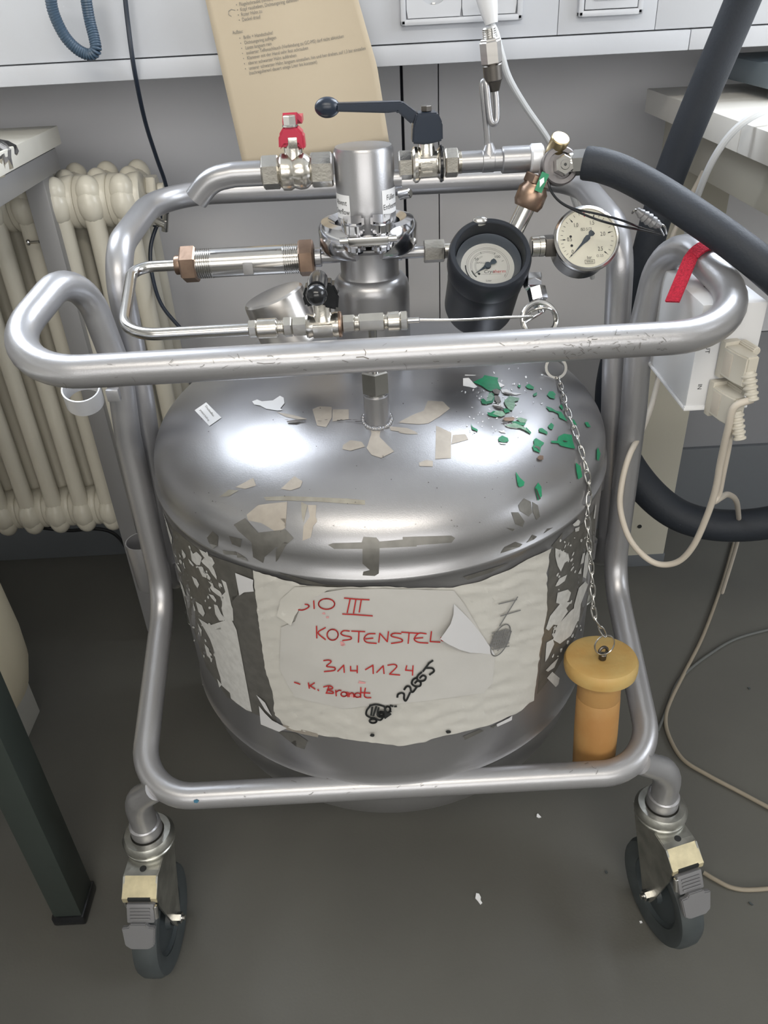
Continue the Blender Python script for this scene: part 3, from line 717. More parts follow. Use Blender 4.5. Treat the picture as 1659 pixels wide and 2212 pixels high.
obj('clamp_bolt', MB().box((VX, 0.771, zcb), (0.038, 0.010, 0.0085), bev=0.0015).cyl((VX - 0.027, 0.774, zcb), (VX + 0.027, 0.774, zcb), 0.0032, 14), steel, cl)
obj('clamp_hinge', MB().cyl((VX, 0.84 + 0.053, 0.857), (VX, 0.84 + 0.053, 0.887), 0.006, 16, 0.001), chrome, cl)
sp = at(862, 422, 0.875)
obj('neck_screw', MB().cyl(sp, sp + V((0.012, -0.006, 0.003)), 0.0048, 18, 0.001), steel, dew)
obj('cap_port', MB().cyl((VX + 0.028, VY, 0.923), (VX + 0.036, VY, 0.923), 0.009, 20), silver, dew)

# --- upper line, both sides of the head
YU = 0.84; ZU = at(637, 370, YU).z
def X(px, Y=YU, z=ZU): return xat(px, Y, z)
sc = 0.782 / F
def P3(px, Y=YU, z=ZU): return V((X(px, Y, z), Y, z))
spout_pts = [P3(566), P3(505), at(455, 388, YU), at(424, 430, YU)]
spo = MB(); sp_path = fillet(spout_pts, [0.03, 0.05], 10)
spo.sweep(sp_path, 0.0118, 24, caps=False)
spo.sweep(sp_path[::-1], 0.0103, 24, caps=False)
k0 = len(sp_path) * 24
obj('spout', spo, silver, dew)
vv = bpy.data.objects.new('ball_valve', None); vv.location = P3(640); link(vv, dew); vv['label'] = 'ball valve with red lever left of the head'
b_ = MB()
b_.thread(P3(553), P3(567), 0.0115, 4).hexn(P3(567), P3(604), 0.0158)
b_.lathe([(0, 0), (0.013, 0), (0.0172, 0.003), (0.0175, 0.010), (0.0155, 0.014), (0.0172, 0.020), (0.0165, 0.026), (0.0125, 0.031), (0, 0.031)], frame(P3(604), (1, 0, 0)), 32)
b_.hexn(P3(672), P3(719), 0.0162)
b_.lathe([(0, 0), (0.0105, 0.010), (0.0088, 0.016), (0.0088, 0.026), (0, 0.026)], Matrix.Translation(P3(638)), 24)
b_.box(P3(638) + V((0.001, -0.0090, 0.027)), (0.009, 0.004, 0.010), bev=0.001)
obj('valve_body', b_, nickel, vv)
hd = MB(); c_ = P3(637)
hd.prism([(-0.0125, -0.0005), (-0.0115, 0.012), (-0.006, 0.019), (0.006, 0.019), (0.0125, 0.012), (0.0130, -0.002), (0.009, -0.002), (0.006, 0.003), (-0.006, 0.003), (-0.009, 0.0)], -0.010, 0.010, Matrix.Translation(c_ + V((0, 0, 0.022))) @ Matrix.Rotation(PI / 2, 4, 'X'), bev=0.002)
lv = [c_ + V((-0.001, 0.003, 0.044)), c_ + V((0.0, 0.008, 0.051)), at(638, 253, 0.862), at(643, 245, 0.905)]
for q0, q1, w0, w1 in zip(lv[:-1], lv[1:], (0.0065, 0.0068, 0.0060), (0.0068, 0.0060, 0.0055)):
    vs = []
    for q, ww in ((q0, w0), (q1, w1)):
        for dz in (0.0, 0.006): vs += [q + V((-ww, 0, -dz)), q + V((ww, 0, -dz))]
    hd.add(vs, [(0, 1, 5, 4), (2, 6, 7, 3), (0, 4, 6, 2), (1, 3, 7, 5), (0, 2, 3, 1), (4, 5, 7, 6)])
obj('red_lever', hd, redpl, vv, label='red plastic lever')
obj('lever_nut', MB().hexn(c_ + V((0, -0.003, 0.041)), c_ + V((0, -0.003, 0.050)), 0.0065).lathe([(0.0075, 0.0), (0.0075, 0.0015), (0, 0.0015)], Matrix.Translation(c_ + V((0, -0.003, 0.0405))), 20), steel, vv)
vv = bpy.data.objects.new('ball_valve', None); vv.location = P3(920); link(vv, dew); vv['label'] = 'ball valve with long dark lever right of the head'
b_ = MB(); b_.hexn(P3(861), P3(891), 0.0135)
b_.lathe([(0, 0), (0.0150, 0), (0.0168, 0.002), (0.0165, 0.005), (0.013, 0.008), (0.0125, 0.024), (0.0155, 0.027), (0.0165, 0.030), (0, 0.030)], frame(P3(891), (1, 0, 0)), 32)
b_.box(P3(921) + V((0, -0.0115, -0.001)), (0.019, 0.004, 0.017), bev=0.001)
b_.lathe([(0, 0), (0.0105, 0.008), (0.0078, 0.016), (0.0076, 0.029), (0, 0.029)], Matrix.Translation(P3(921)), 24)
b_.hexn(P3(961), P3(989), 0.0135).thread(P3(989), P3(997), 0.0105, 3)
obj('valve_body', b_, nickel, vv)
obj('gasket_ring', MB().cyl(P3(949), P3(955), 0.0172, 32, 0.0005), black, vv)
em = MB(); b0 = P3(921) + V((0, -0.0136, -0.001))
for zz in (-0.004, 0, 0.004): em.box(b0 + V((0, 0, zz)), (0.010 - 0.0006 * abs(zz) * 100, 0.0008, 0.0015))
obj('cast_mark', em, nickel, vv)
hc = P3(922)
def px2(px, py): p = at(px, py, YU); return (p.x, p.z)
My = Matrix(((1, 0, 0, 0), (0, 0, -1, 0), (0, 1, 0, 0), (0, 0, 0, 1)))   # (x,y,h) -> (x,-h,y)
def plX(poly, y0, y1, mb, bev=0.0): return mb.prism([px2(a, b) for a, b in poly], -y1, -y0, My, bev)
lev = MB()
plX([(889, 307), (890, 272), (898, 242), (944, 240), (954, 262), (955, 300), (936, 305), (918, 309)], 0.829, 0.851, lev, 0.0015)
plX([(903, 244), (895, 262), (889, 268), (858, 240), (835, 243), (726, 240), (726, 222), (868, 218)], 0.834, 0.847, lev, 0.0015)
ec = at(707, 232, YU)
lev.sphere(ec, 0.0115, (1.05, 0.75, 0.8))
obj('dark_lever', lev, hazed_black, vv, label='long dark plastic lever')
obj('lever_nut', MB().hexn(at(921, 240, YU), at(921, 240, YU) + V((0, 0, 0.005)), 0.0055), darkmetal, vv)
obj('filling_pipe', MB().cyl(P3(996), P3(1086), 0.0100, 28).cyl(P3(1083), P3(1144), 0.0124, 28, 0.0012).cyl(P3(1040), P3(1068), 0.0106, 28, 0.001), silver, dew)
# pigtail tube and safety valve
pt = [P3(1056) + V((0, 0, 0.008)), at(1054, 320, YU), at(1052, 290, YU), at(1046, 230, YU), at(1042, 190, YU), at(1045, 176, YU), at(1051, 186, 0.837), at(1055, 225, 0.835), at(1060, 260, 0.833), at(1067, 267, 0.833), at(1073, 255, 0.835), at(1072, 215, 0.838), at(1069, 190, YU)]
obj('pigtail_pipe', MB().sweep(spline(pt, 8), 0.0030, 12), silver, dew)
obj('pipe_boss', MB().lathe([(0.010, 0.004), (0.006, 0.011), (0.0035, 0.016), (0, 0.016)], Matrix.Translation(P3(1056)), 20), silver, dew)
sv = bpy.data.objects.new('relief_valve', None); sv.location = at(1064, 190, YU); link(sv, dew)
a0_, a1_ = at(1068, 197, YU), at(1056, 60, YU); dv = (a1_ - a0_)
def sg(t0, t1): return a0_ + dv * t0, a0_ + dv * t1
m_ = MB(); p, q = sg(0.0, 0.16); m_.lathe([(0, 0), (0.0045, 0), (0.0075, (q - p).length), (0, (q - p).length)], frame(p, dv), 24)
p, q = sg(0.16, 0.44); m_.cyl(p, q, 0.0088, 24, 0.0012)
obj('valve_base', m_, darkmetal, sv)
p, q = sg(0.44, 0.80); p2, q2 = sg(0.79, 0.84); obj('valve_hex', MB().hexn(p, q, 0.0098).hexn(p2, q2, 0.0088), brushed, sv, label='bronze grey hexagon of the relief valve')
p, q = sg(0.84, 0.97); obj('valve_outlet', MB().thread(p, q, 0.0062, 4).cyl(q, q + dv * 0.04, 0.0066, 20, 0.001), steel, sv)

# --- sight tube left of the neck
ZM = at(540, 564, YU).z
def PM(px): return P3(px, YU, ZM)
stb = bpy.data.objects.new('sight_tube', None); stb.location = PM(540); link(stb, dew)
obj('tube_body', MB().thread(PM(425), PM(461), 0.0150, 8).cyl(PM(459), PM(614), 0.0146, 40).thread(PM(612), PM(648), 0.0150, 8), steel, stb)
nt_ = MB(); q_ = PM(538); nt_.box(q_ + V((0.0, -0.0120, -0.0035)), (0.0105, 0.0064, 0.013), bev=0.0015)
obj('notch', nt_, greymetal, stb)
obj('brass_nut', MB().hexn(PM(393), PM(427), 0.0188).lathe([(0, 0), (0.0092, 0), (0.0098, 0.001), (0.0098, 0.007), (0, 0.007)], frame(PM(379), (1, 0, 0)), 28), brass, stb, label='brass end nut')
obj('brass_nut', MB().hexn(PM(646), PM(679), 0.0188), brass, stb, label='brass end nut')
obj('collar', MB().cyl(PM(679), PM(695), 0.0095, 28, 0.001).cyl(PM(693), PM(740), 0.0063, 20), silver, stb)
ZL = at(705, 702, 0.70).z; YL = 0.70
def PL(px): return P3(px, YL, ZL)
bend = [PM(381), PM(330), V((X(268, 0.80, 0.845), 0.815, 0.847)), V((X(252, 0.72, 0.835), YL, ZL)), PL(400), PL(540)]
bend = [PM(381), at(300, 566, 0.84), at(248, 716, YL), PL(540)]
bend[2] = V((at(262, 716, YL).x, YL, ZL)); bend[1] = V((at(285, 575, 0.84).x, 0.84, ZM))
obj('bent_pipe', MB().sweep(fillet(bend, [0.042, 0.038], 12), 0.0057, 16), steel, dew)

# --- lower valve line
lvv = bpy.data.objects.new('ball_valve', None); lvv.location = PL(700); link(lvv, dew); lvv['label'] = 'small ball valve with black lever pointing forward'
k = 0.724 / F
b_ = MB()
b_.hexn(PL(538), PL(555), 19.5 * k).cyl(PL(555), PL(600), 21 * k, 28, 0.0012).thread(PL(600), PL(613), 0.0065, 3)
b_.hexn(PL(613), PL(631), 22 * k).hexn(PL(632), PL(663), 21 * k)
b_.lathe([(0, 0), (0.0105, 0), (0.0112, 0.002), (0.0098, 0.006), (0.0098, 0.022), (0.0115, 0.026), (0.0112, 0.031), (0, 0.031)], frame(PL(662), (1, 0, 0)), 32)
b_.box(PL(698) + V((0, -0.0098, -0.002)), (0.018, 0.003, 0.012), bev=0.001)
b_.lathe([(0, 0), (0.0100, 0.006), (0.0080, 0.011), (0.0078, 0.024), (0, 0.024)], Matrix.Translation(PL(699)), 24)
b_.hexn(PL(740), PL(766), 20 * k)
b_.thread(PL(766), PL(776), 0.0075, 3).hexn(PL(775), PL(830), 0.0088).thread(PL(830), PL(838), 0.0070, 2)
b_.cyl(PL(836), PL(864), 0.0090, 24, 0.001).hexn(PL(864), PL(880), 0.0090)
obj('valve_body', b_, nickel, lvv)
obj('seal_ring', MB().cyl(PL(730), PL(739), 0.0118, 28, 0.001), brass, lvv)
hb = PL(699) + V((0, 0, 0.024))
h_ = MB()
h_.prism([(-0.014, -0.004), (-0.016, 0.006), (-0.012, 0.015), (-0.006, 0.017), (0.006, 0.017), (0.012, 0.016), (0.0165, 0.006), (0.0145, -0.008), (0.006, -0.006), (-0.004, -0.002)], -0.009, 0.009, Matrix.Translation(hb) @ Matrix.Rotation(PI / 2, 4, 'X'), bev=0.002)
ball = at(684, 637, 0.655)
l0 = hb + V((-0.001, 0.002, 0.017)); l1 = hb + V((-0.001, -0.012, 0.019)); l2 = ball + V((0, 0.006, 0.002))
h_.sweep([l0, l1, l1.lerp(l2, 0.5), l2], [0.0085, 0.0088, 0.0088, 0.0078], 16)
h_.sphere(ball, 0.0090)
obj('black_lever', h_, black, lvv, label='glossy black lever with ball end')
tt = MB(); tm = frame(l1.lerp(l2, 0.35) + V((0, -0.001, 0.0085)), (l2 - l1).cross(V((1, 0, 0))) * -1, (0, -1, 0))
cap_ = [PL(878), PL(906), at(1000, 691, 0.705), at(1090, 686, 0.715), at(1150, 684, 0.725)]
obj('capillary_stub', MB().cyl(PL(878), PL(905), 0.0027, 14), steel, dew)
ring_c = at(1166, 694, 0.735)
cp = spline(cap_[1:], 6) + [ring_c + V((0.016 * math.cos(a), -0.012 * math.sin(a) * 0.7, 0.016 * math.sin(a))) for a in [PI - 0.2 - i * 0.35 for i in range(36)]]
obj('capillary_coil', MB().torus(frame(ring_c + V((0, 0.002, 0.001)), (0.1, -0.8, 0.5)), 0.0165, 0.0026, 28, 10), steel, dew)
obj('capillary_tube', MB().sweep(cp + spline([cp[-1], at(1176, 670, 0.76), at(1168, 655, 0.77)], 6), 0.0013, 8), steel, dew)
# riser stub
SX, SY = at(812, 850, 0.70).x, 0.70
z0 = at(812, 900, SY).z; z1 = at(812, 852, SY).z; z2 = at(812, 806, SY).z
Ts = Matrix.Translation((SX, SY, 0))
obj('stub_sleeve', MB().lathe([(0, z0 - 0.02), (0.0124, z0 - 0.02), (0.0124, z1), (0.0115, z1 + 0.001), (0, z1 + 0.001)], Ts, 36), silver, dew)
wl = MB()
for i in range(30):
    a = 2 * PI * i / 30 + random.uniform(-.05, .05); q = V((SX + 0.0137 * math.cos(a), SY + 0.0137 * math.sin(a), 0))
    hit = bvh.ray_cast(V((q.x, q.y, 1)), V((0, 0, -1)))[0]; wl.sphere(hit, 0.0026 * random.uniform(.8, 1.3), seg=8)
obj('weld_bead', wl, silver, dew)
obj('stub_nut', MB().cyl((SX, SY, z1 + 0.001), (SX, SY, z1 + 0.003), 0.0105, 28).hexn((SX, SY, z1 + 0.003), (SX, SY, z2 + 0.004), 0.0140, xh=(0.9, 0.5, 0)), steel, dew)
obj('riser_pipe', MB().cyl((SX, SY, z2), (SX, SY, ZL), 0.0040, 20), steel, dew)

# --- cup shaped gauge seen from behind
gc = at(596, 652, 0.775)
gm = frame(gc, (-0.30, 0.05, 0.95))
rg = bpy.data.objects.new('pressure_gauge', None); rg.location = gc; link(rg, dew); rg['label'] = 'brushed steel gauge case seen from behind'
obj('gauge_case', MB().lathe([(0, 0.008), (0.0285, 0.008), (0.0305, 0.006), (0.031, 0.001), (0.031, -0.035), (0.032, -0.037), (0.032, -0.042), (0, -0.042)], gm, 56), brushed, rg)
obj('gauge_neck', MB().cyl(gm @ V((0, 0, -0.04)), gm @ V((0, 0, -0.07)), 0.008, 16), nickel, rg)

# --- right port, black level gauge
obj('side_pipe', MB().cyl(P3(855, YU, ZM), P3(917, YU, ZM), 0.0060, 20).cyl(P3(850, YU, ZM), P3(868, YU, ZM), 0.0075, 20), silver, dew)
obj('pipe_nut', MB().hexn(P3(915, YU, ZM), P3(960, YU, ZM), 0.0118).cyl(P3(960, YU, ZM), P3(992, YU, ZM), 0.0078, 20), nickel, dew)
lg = bpy.data.objects.new('level_gauge', None); bc = at(1060, 545, 0.785); lg.location = bc; link(lg, dew); lg['label'] = 'black round level gauge with recessed grey dial'
nz = V((0.02, -math.cos(R(50)), math.sin(R(50)))); gx = V((1, 0, -0.02)); G = frame(bc, nz, gx)
obj('gauge_housing', MB().lathe([(0, -0.100), (0.036, -0.100), (0.0375, -0.095), (0.0378, -0.046), (0.0385, -0.044), (0.0385, -0.030), (0.0385, -0.0295), (0.0400, -0.028), (0.0410, -0.022), (0.0410, -0.006), (0.0395, -0.001), (0.0385, 0.0), (0.0350, 0.0), (0.0342, -0.001), (0.0332, -0.020), (0.0332, -0.034), (0, -0.034)], G, 72), anod, lg)
obj('inner_ring', MB().lathe([(0.0331, -0.0165), (0.0325, -0.0155), (0.0270, -0.0225), (0.0265, -0.0265), (0.0331, -0.0265), (0.0331, -0.0165)], G, 56), ringm, lg)
dg = obj('dial', MB().lathe([(0, -0.0238), (0.0272, -0.0238), (0.0272, -0.0246)], G, 48), dialm2, lg)
def arc2(mb, M, r_, a0, a1, wd, h, n=24):
    vs = []
    for i in range(n + 1):
        a = R(a0 + (a1 - a0) * i / n)
        for rr in (r_ - wd / 2, r_ + wd / 2): vs.append(M @ V((rr * math.cos(a), rr * math.sin(a), h)))
    mb.add(vs, [(2 * i, 2 * i + 1, 2 * i + 3, 2 * i + 2) for i in range(n)])
def tick(mb, M, r0, r1, a, wd, h):
    a = R(a); d = V((math.cos(a), math.sin(a), 0)); n_ = V((-d.y, d.x, 0)) * wd / 2
    vs = [M @ (d * r0 + n_ + V((0, 0, h))), M @ (d * r0 - n_ + V((0, 0, h))), M @ (d * r1 - n_ + V((0, 0, h))), M @ (d * r1 + n_ + V((0, 0, h)))]
    mb.add(vs, [(0, 1, 2, 3)])
pr_ = MB(); hh_ = -0.0236
for rr, a0, a1 in ((0.0215, -40, 225), (0.0200, -40, 225), (0.0172, 60, 225), (0.0158, 60, 225), (0.0118, 110, 225), (0.0128, 110, 225)): arc2(pr_, G, rr, a0, a1, 0.00022, hh_, 40)
for rr, a0, a1 in ((0.0222, 175, 215), (0.0168, 195, 225)): arc2(pr_, G, rr, a0, a1, 0.0011, hh_, 12)
for a in (60, 110, 20): tick(pr_, G, 0.0155, 0.0178, a, 0.0004, hh_)
def gt(body, x, y, size, mb, M=G, h=hh_, sx=1.0, shear=0.0): textmesh(body, size, M @ Matrix.Translation((x, y, h)), mb, sx=sx, shear=shear)
gt('50', -0.0105, 0.0085, 0.0042, pr_); gt('100', 0.0105, 0.0105, 0.0042, pr_); gt('APOLLO', -0.0055, 0.0042, 0.0028, pr_)
gt('Cryo', 0.0010, -0.0062, 0.0052, pr_, shear=0.2); gt('1', 0.0165, -0.0110, 0.003, pr_); gt('Liter', 0.0, -0.0165, 0.003, pr_)
tick(pr_, G, 0.0112, 0.0135, 222, 0.0024, hh_)
pr_.add([G @ V(q) for q in ((-0.0075, -0.0092, hh_), (0.013, -0.0092, hh_), (0.013, -0.0090, hh_), (-0.0075, -0.0090, hh_))], [(0, 1, 2, 3)])
obj('dial_print', pr_, blackink, dg, ang=180)
pr_ = MB(); gt('therm', 0.0112, -0.0062, 0.0052, pr_, shear=0.2); obj('dial_print', pr_, redink, dg, ang=180)
def needle(M, ang, rt_, rtail, wt, mb, h):
    a = R(ang); d = V((math.cos(a), math.sin(a), 0)); n_ = V((-d.y, d.x, 0))
    pts = [d * rt_, d * (rt_ * 0.3) + n_ * wt * 0.30, d * wt * 0.5 + n_ * wt * 0.6, -d * wt * 0.4 + n_ * wt * 0.65, -d * wt * 0.9 + n_ * wt * 0.3, -d * rtail * 0.7 + n_ * wt * 0.75, -d * rtail + n_ * wt * 0.7, -d * rtail * 1.08, -d * rtail - n_ * wt * 0.7, -d * rtail * 0.7 - n_ * wt * 0.75, -d * wt * 0.9 - n_ * wt * 0.3, -d * wt * 0.4 - n_ * wt * 0.65, d * wt * 0.5 - n_ * wt * 0.6, d * (rt_ * 0.3) - n_ * wt * 0.30]
    return mb.prism([(p.x, p.y) for p in pts], h, h + 0.0006, M)
obj('needle', needle(G, 214, 0.0165, 0.0095, 0.0036, MB(), -0.0220).lathe([(0, -0.0206), (0.0032, -0.0206), (0.0034, -0.0236), (0, -0.0236)], G, 20), needlem, dg)
obj('gauge_glass', MB().lathe([(0, -0.0145), (0.0330, -0.0145), (0.0330, -0.0155), (0, -0.0155)], G, 48), glass, lg)
bk = at(1037, 478, 0.815); obj('mounting_screw', MB().sphere(bk, 0.008, (1, 0.6, 0.6)), steel, lg)
# --- silver pressure gauge
pg_ = bpy.data.objects.new('pressure_gauge', None); pc_ = at(1268, 515, 0.80); pg_.location = pc_; link(pg_, dew); pg_['label'] = 'silver pressure gauge with cream dial in bar'
nz = V((0.0, -math.cos(R(34)), math.sin(R(34)))); G2 = frame(pc_, nz, (1, 0, 0.015))
obj('gauge_case', MB().lathe([(0, -0.034), (0.0285, -0.034), (0.0302, -0.032), (0.0306, -0.008), (0.0325, -0.006), (0.0330, -0.003), (0.0325, 0.0005), (0.0305, 0.002), (0.0292, 0.0015), (0.0288, -0.001), (0, -0.001)], G2, 72), steel, pg_)
d2 = obj('dial', MB().lathe([(0, -0.0004), (0.0288, -0.0004), (0.0288, -0.001)], G2, 56), dialm, pg_)
pr_ = MB(); A = [(0, 224), (0.5, 180), (1.0, 128), (1.5, 69.5), (2.0, 11.5), (2.5, -41)]
def ang2(v):
    for (v0, a0), (v1, a1) in zip(A[:-1], A[1:]):
        if v <= v1 + 1e-6: return a0 + (a1 - a0) * (v - v0) / (v1 - v0)
for i in range(26):
    v = i / 10
    if i % 5 == 0: tick(pr_, G2, 0.0222, 0.0262, ang2(v), 0.0004, 0); tick(pr_, G2, 0.0214, 0.0240, ang2(v), 0.0011, 0)
    elif i != 13: tick(pr_, G2, 0.0238, 0.0262, ang2(v), 0.0004, 0)
def g2(b, x, y, s, sx=0.8): textmesh(b, s, G2 @ Matrix.Translation((x, y, 0.0001)), pr_, sx=sx)
g2('0', -0.0150, -0.0125, 0.0058); g2('0.5', -0.0172, 0.0, 0.0058, 0.72); g2('1.0', -0.0102, 0.0137, 0.0058, 0.72); g2('1.5', 0.0058, 0.0150, 0.0058, 0.72); g2('2.0', 0.0158, 0.0033, 0.0058, 0.72); g2('2.5', 0.0125, -0.0112, 0.0058, 0.72)
g2('ISO 5171', 0.0, 0.0090, 0.0042, 0.72); g2('bar', 0.0010, -0.0190, 0.0045); g2('Cl. 2,5', 0.0115, -0.0180, 0.0033); g2('WIKAI', 0.0012, -0.0232, 0.0030)
for q in (((-0.0035, -0.0250), (0.006, -0.0250)), ((-0.0035, -0.0214), (0.006, -0.0214)), ((-0.0035, -0.0250), (-0.0035, -0.0214)), ((0.006, -0.0250), (0.006, -0.0214))):
    ribbon2(pr_, list(q), 0.0003, lambda x, y: G2 @ V((x, y, 0.0001)))
for q in ((-0.0160, 0.0028), (-0.0155, -0.0062)): pr_.lathe([(0, 0.0002), (0.0013, 0.0002)], G2 @ Matrix.Translation((q[0], q[1], 0)), 12)
obj('dial_print', pr_, blackink, d2, ang=180)
pr_ = MB(); tick(pr_, G2, 0.0215, 0.0258, ang2(1.3), 0.0010, 0.0001); obj('red_mark', pr_, redpl, d2)
obj('needle', needle(G2, 225, 0.0235, 0.0085, 0.0040, MB(), 0.0002), needlem, d2)
obj('gauge_glass', MB().lathe([(0, 0.0016), (0.0290, 0.0016), (0.0290, 0.0009), (0, 0.0009)], G2, 48), glass, pg_)
b0 = at(1146, 533, 0.812); b1 = at(1176, 531, 0.812); b2 = at(1203, 530, 0.812)
obj('gauge_union', MB().cyl(b0, b1, 0.0098, 24, 0.001).cyl(b0.lerp(b1, 0.55), b1, 0.0102, 24, 0.0008), nickel, pg_)
obj('square_adapter', MB().box((b1 + b2) / 2, ((b2 - b1).length, 0.017, 0.0175), bev=0.0008), darkmetal, pg_)
# --- small elbow valve below the black gauge
ev = bpy.data.objects.new('elbow_fitting', None); e0 = at(1138, 618, 0.79); ev.location = e0; link(ev, dew)
e1 = at(1150, 612, 0.785); e2 = at(1157, 632, 0.775); e3 = at(1164, 650, 0.767)
obj('fitting_body', MB().cyl(e0, e1, 0.006, 16, 0.001).hexn(e1 + V((-0.006, 0, 0.004)), e1 + V((0.008, 0, 0.004)), 0.007).hexn(e2 + V((0, 0, 0.005)), e3, 0.0092).cyl(e3, at(1167, 662, 0.762), 0.0065, 16, 0.001).cyl(at(1167, 660, 0.762), at(1170, 676, 0.758), 0.0032, 12), chrome, ev)

# --- regulator head on the right
rh = bpy.data.objects.new('safety_valve_head', None); rc = at(1212, 357, 0.815); rh.location = rc; link(rh, dew)
nz = V((0.10, -0.94, 0.34)); G3 = frame(rc, nz, (1, 0, 0))
wb = MB().cyl(P3(1143), P3(1172), 0.0135, 28, 0.002); c0 = G3 @ V((0, 0, -0.012))
wb.lathe([(0, -0.028), (0.013, -0.028), (0.0160, -0.022), (0.0168, -0.011), (0, -0.010)], G3, 40)
obj('white_body', wb, whitepaint, rh)
obj('head_disc', MB().lathe([(0, -0.011), (0.0172, -0.011), (0.0178, -0.009), (0.0178, -0.001), (0.0165, 0.0), (0.0125, 0.0), (0.0120, -0.003), (0, -0.003)], G3, 48), headm, rh, label='round grey metal head')
obj('head_nut', MB().hexn(G3 @ V((0.002, -0.0005, -0.003)), G3 @ V((0.002, -0.0005, 0.006)), 0.0095).lathe([(0, 0.0068), (0.0042, 0.0068), (0.0050, 0.0055)], G3 @ Matrix.Translation((0.002, -0.0005, 0)), 24), steel, rh)
obj('nut_hole', MB().lathe([(0, 0.0070), (0.0014, 0.0070)], G3 @ Matrix.Translation((0.002, -0.0005, 0)), 16), blackink, rh)
g0 = at(1199, 332, 0.84); g1 = at(1211, 300, 0.838)
gm_ = frame(g0, g1 - g0 + V((0.002, -0.012, 0)))
g0 = at(1196, 334, 0.832); g1 = at(1212, 297, 0.822)
gm_ = frame(g0 - (g1 - g0) * 0.4, g1 - g0)
Lg = (g1 - g0).length * 1.4
obj('gold_cap', MB().lathe([(0, 0), (0.0086, 0), (0.0090, Lg - 0.001), (0.0082, Lg), (0, Lg)], gm_, 36), gold, rh)
br0 = at(1166, 378, 0.825); br1 = at(1138, 446, 0.822)
bh = MB().hexn(br0.lerp(br1, 0.02), br0.lerp(br1, 0.32), 0.0135, xh=(0.6, -1, 0)).lathe([(0, 0), (0.0118, 0), (0.0122, 0.003), (0.0150, 0.007), (0.0150, 0.019), (0.0125, 0.024), (0, 0.024)], frame(br0.lerp(br1, 0.26), br1 - br0), 12)
obj('brass_hexagon', bh, brass, rh)
br2 = at(1120, 482, 0.820)
obj('gauge_pipe', MB().cyl(br0.lerp(br1, 0.95), br2.lerp(br1, -0.6), 0.0088, 24, 0.001), steel, rh)
bx = br0.lerp(br1, 0.28) + V((0.002, -0.0150, 0.004)); sm_ = frame(bx, (0.05, -1, 0.35), (0.45, 0, 1))
sk = obj('green_tag', MB().box((0, 0, 0.0015), (0.018, 0.0075, 0.0008), sm_), greenm, rh, label='small green and white sticker')
obj('tag_print', MB().prism([(-0.005, 0), (-0.001, 0.0018), (0.001, 0.003), (0.003, 0.0015), (0.005, 0), (0.001, -0.002)], 0.0019, 0.0021, sm_), sticker, sk)
hn0, hn1 = at(1238, 352, 0.82), at(1268, 350, 0.815)
obj('hose_union', MB().cyl(hn0 + V((-0.006, 0, 0)), hn0 + V((0.003, 0, 0)), 0.010, 20, 0.001).hexn(hn0, hn1, 0.0118), steel, rh)

# --- stickers, paint chips, residues on the dome
st_ = MB(); patch(st_, [(446, 870), (479, 903), (453, 921), (421, 887)], 0.0006, 8)
lo = obj('label', st_, sticker, dew, label='small white pressure build-up sticker')
tt = MB()
def ptwarp(cx, cy, dx, dy, dn):      # text baseline direction in the photo frame
    def f(q): return S(cx + q.x * dx[0] + q.y * dn[0], cy + q.x * dx[1] + q.y * dn[1], 0.0009)
    return f
textmesh('Druckaufbau', 7.5, None, tt, warp=ptwarp(454, 889, (0.62, 0.78), 0, (0.75, -0.55)), sx=0.75)
textmesh('pressure build-up', 7.0, None, tt, warp=ptwarp(443, 898, (0.62, 0.78), 0, (0.75, -0.55)), sx=0.62)
obj('print', tt, greyink, lo, ang=180)
def many(name, polys, m, off, label=None, step=12):
    mb = MB()
    for p in polys: patch(mb, p, off, step)
    return obj(name, mb, m, dew, kind='stuff', label=label)
def C3(l, ox=1000, oy=640, s=4.8794): return [(ox + a / s, oy + b / s) for a, b in l]
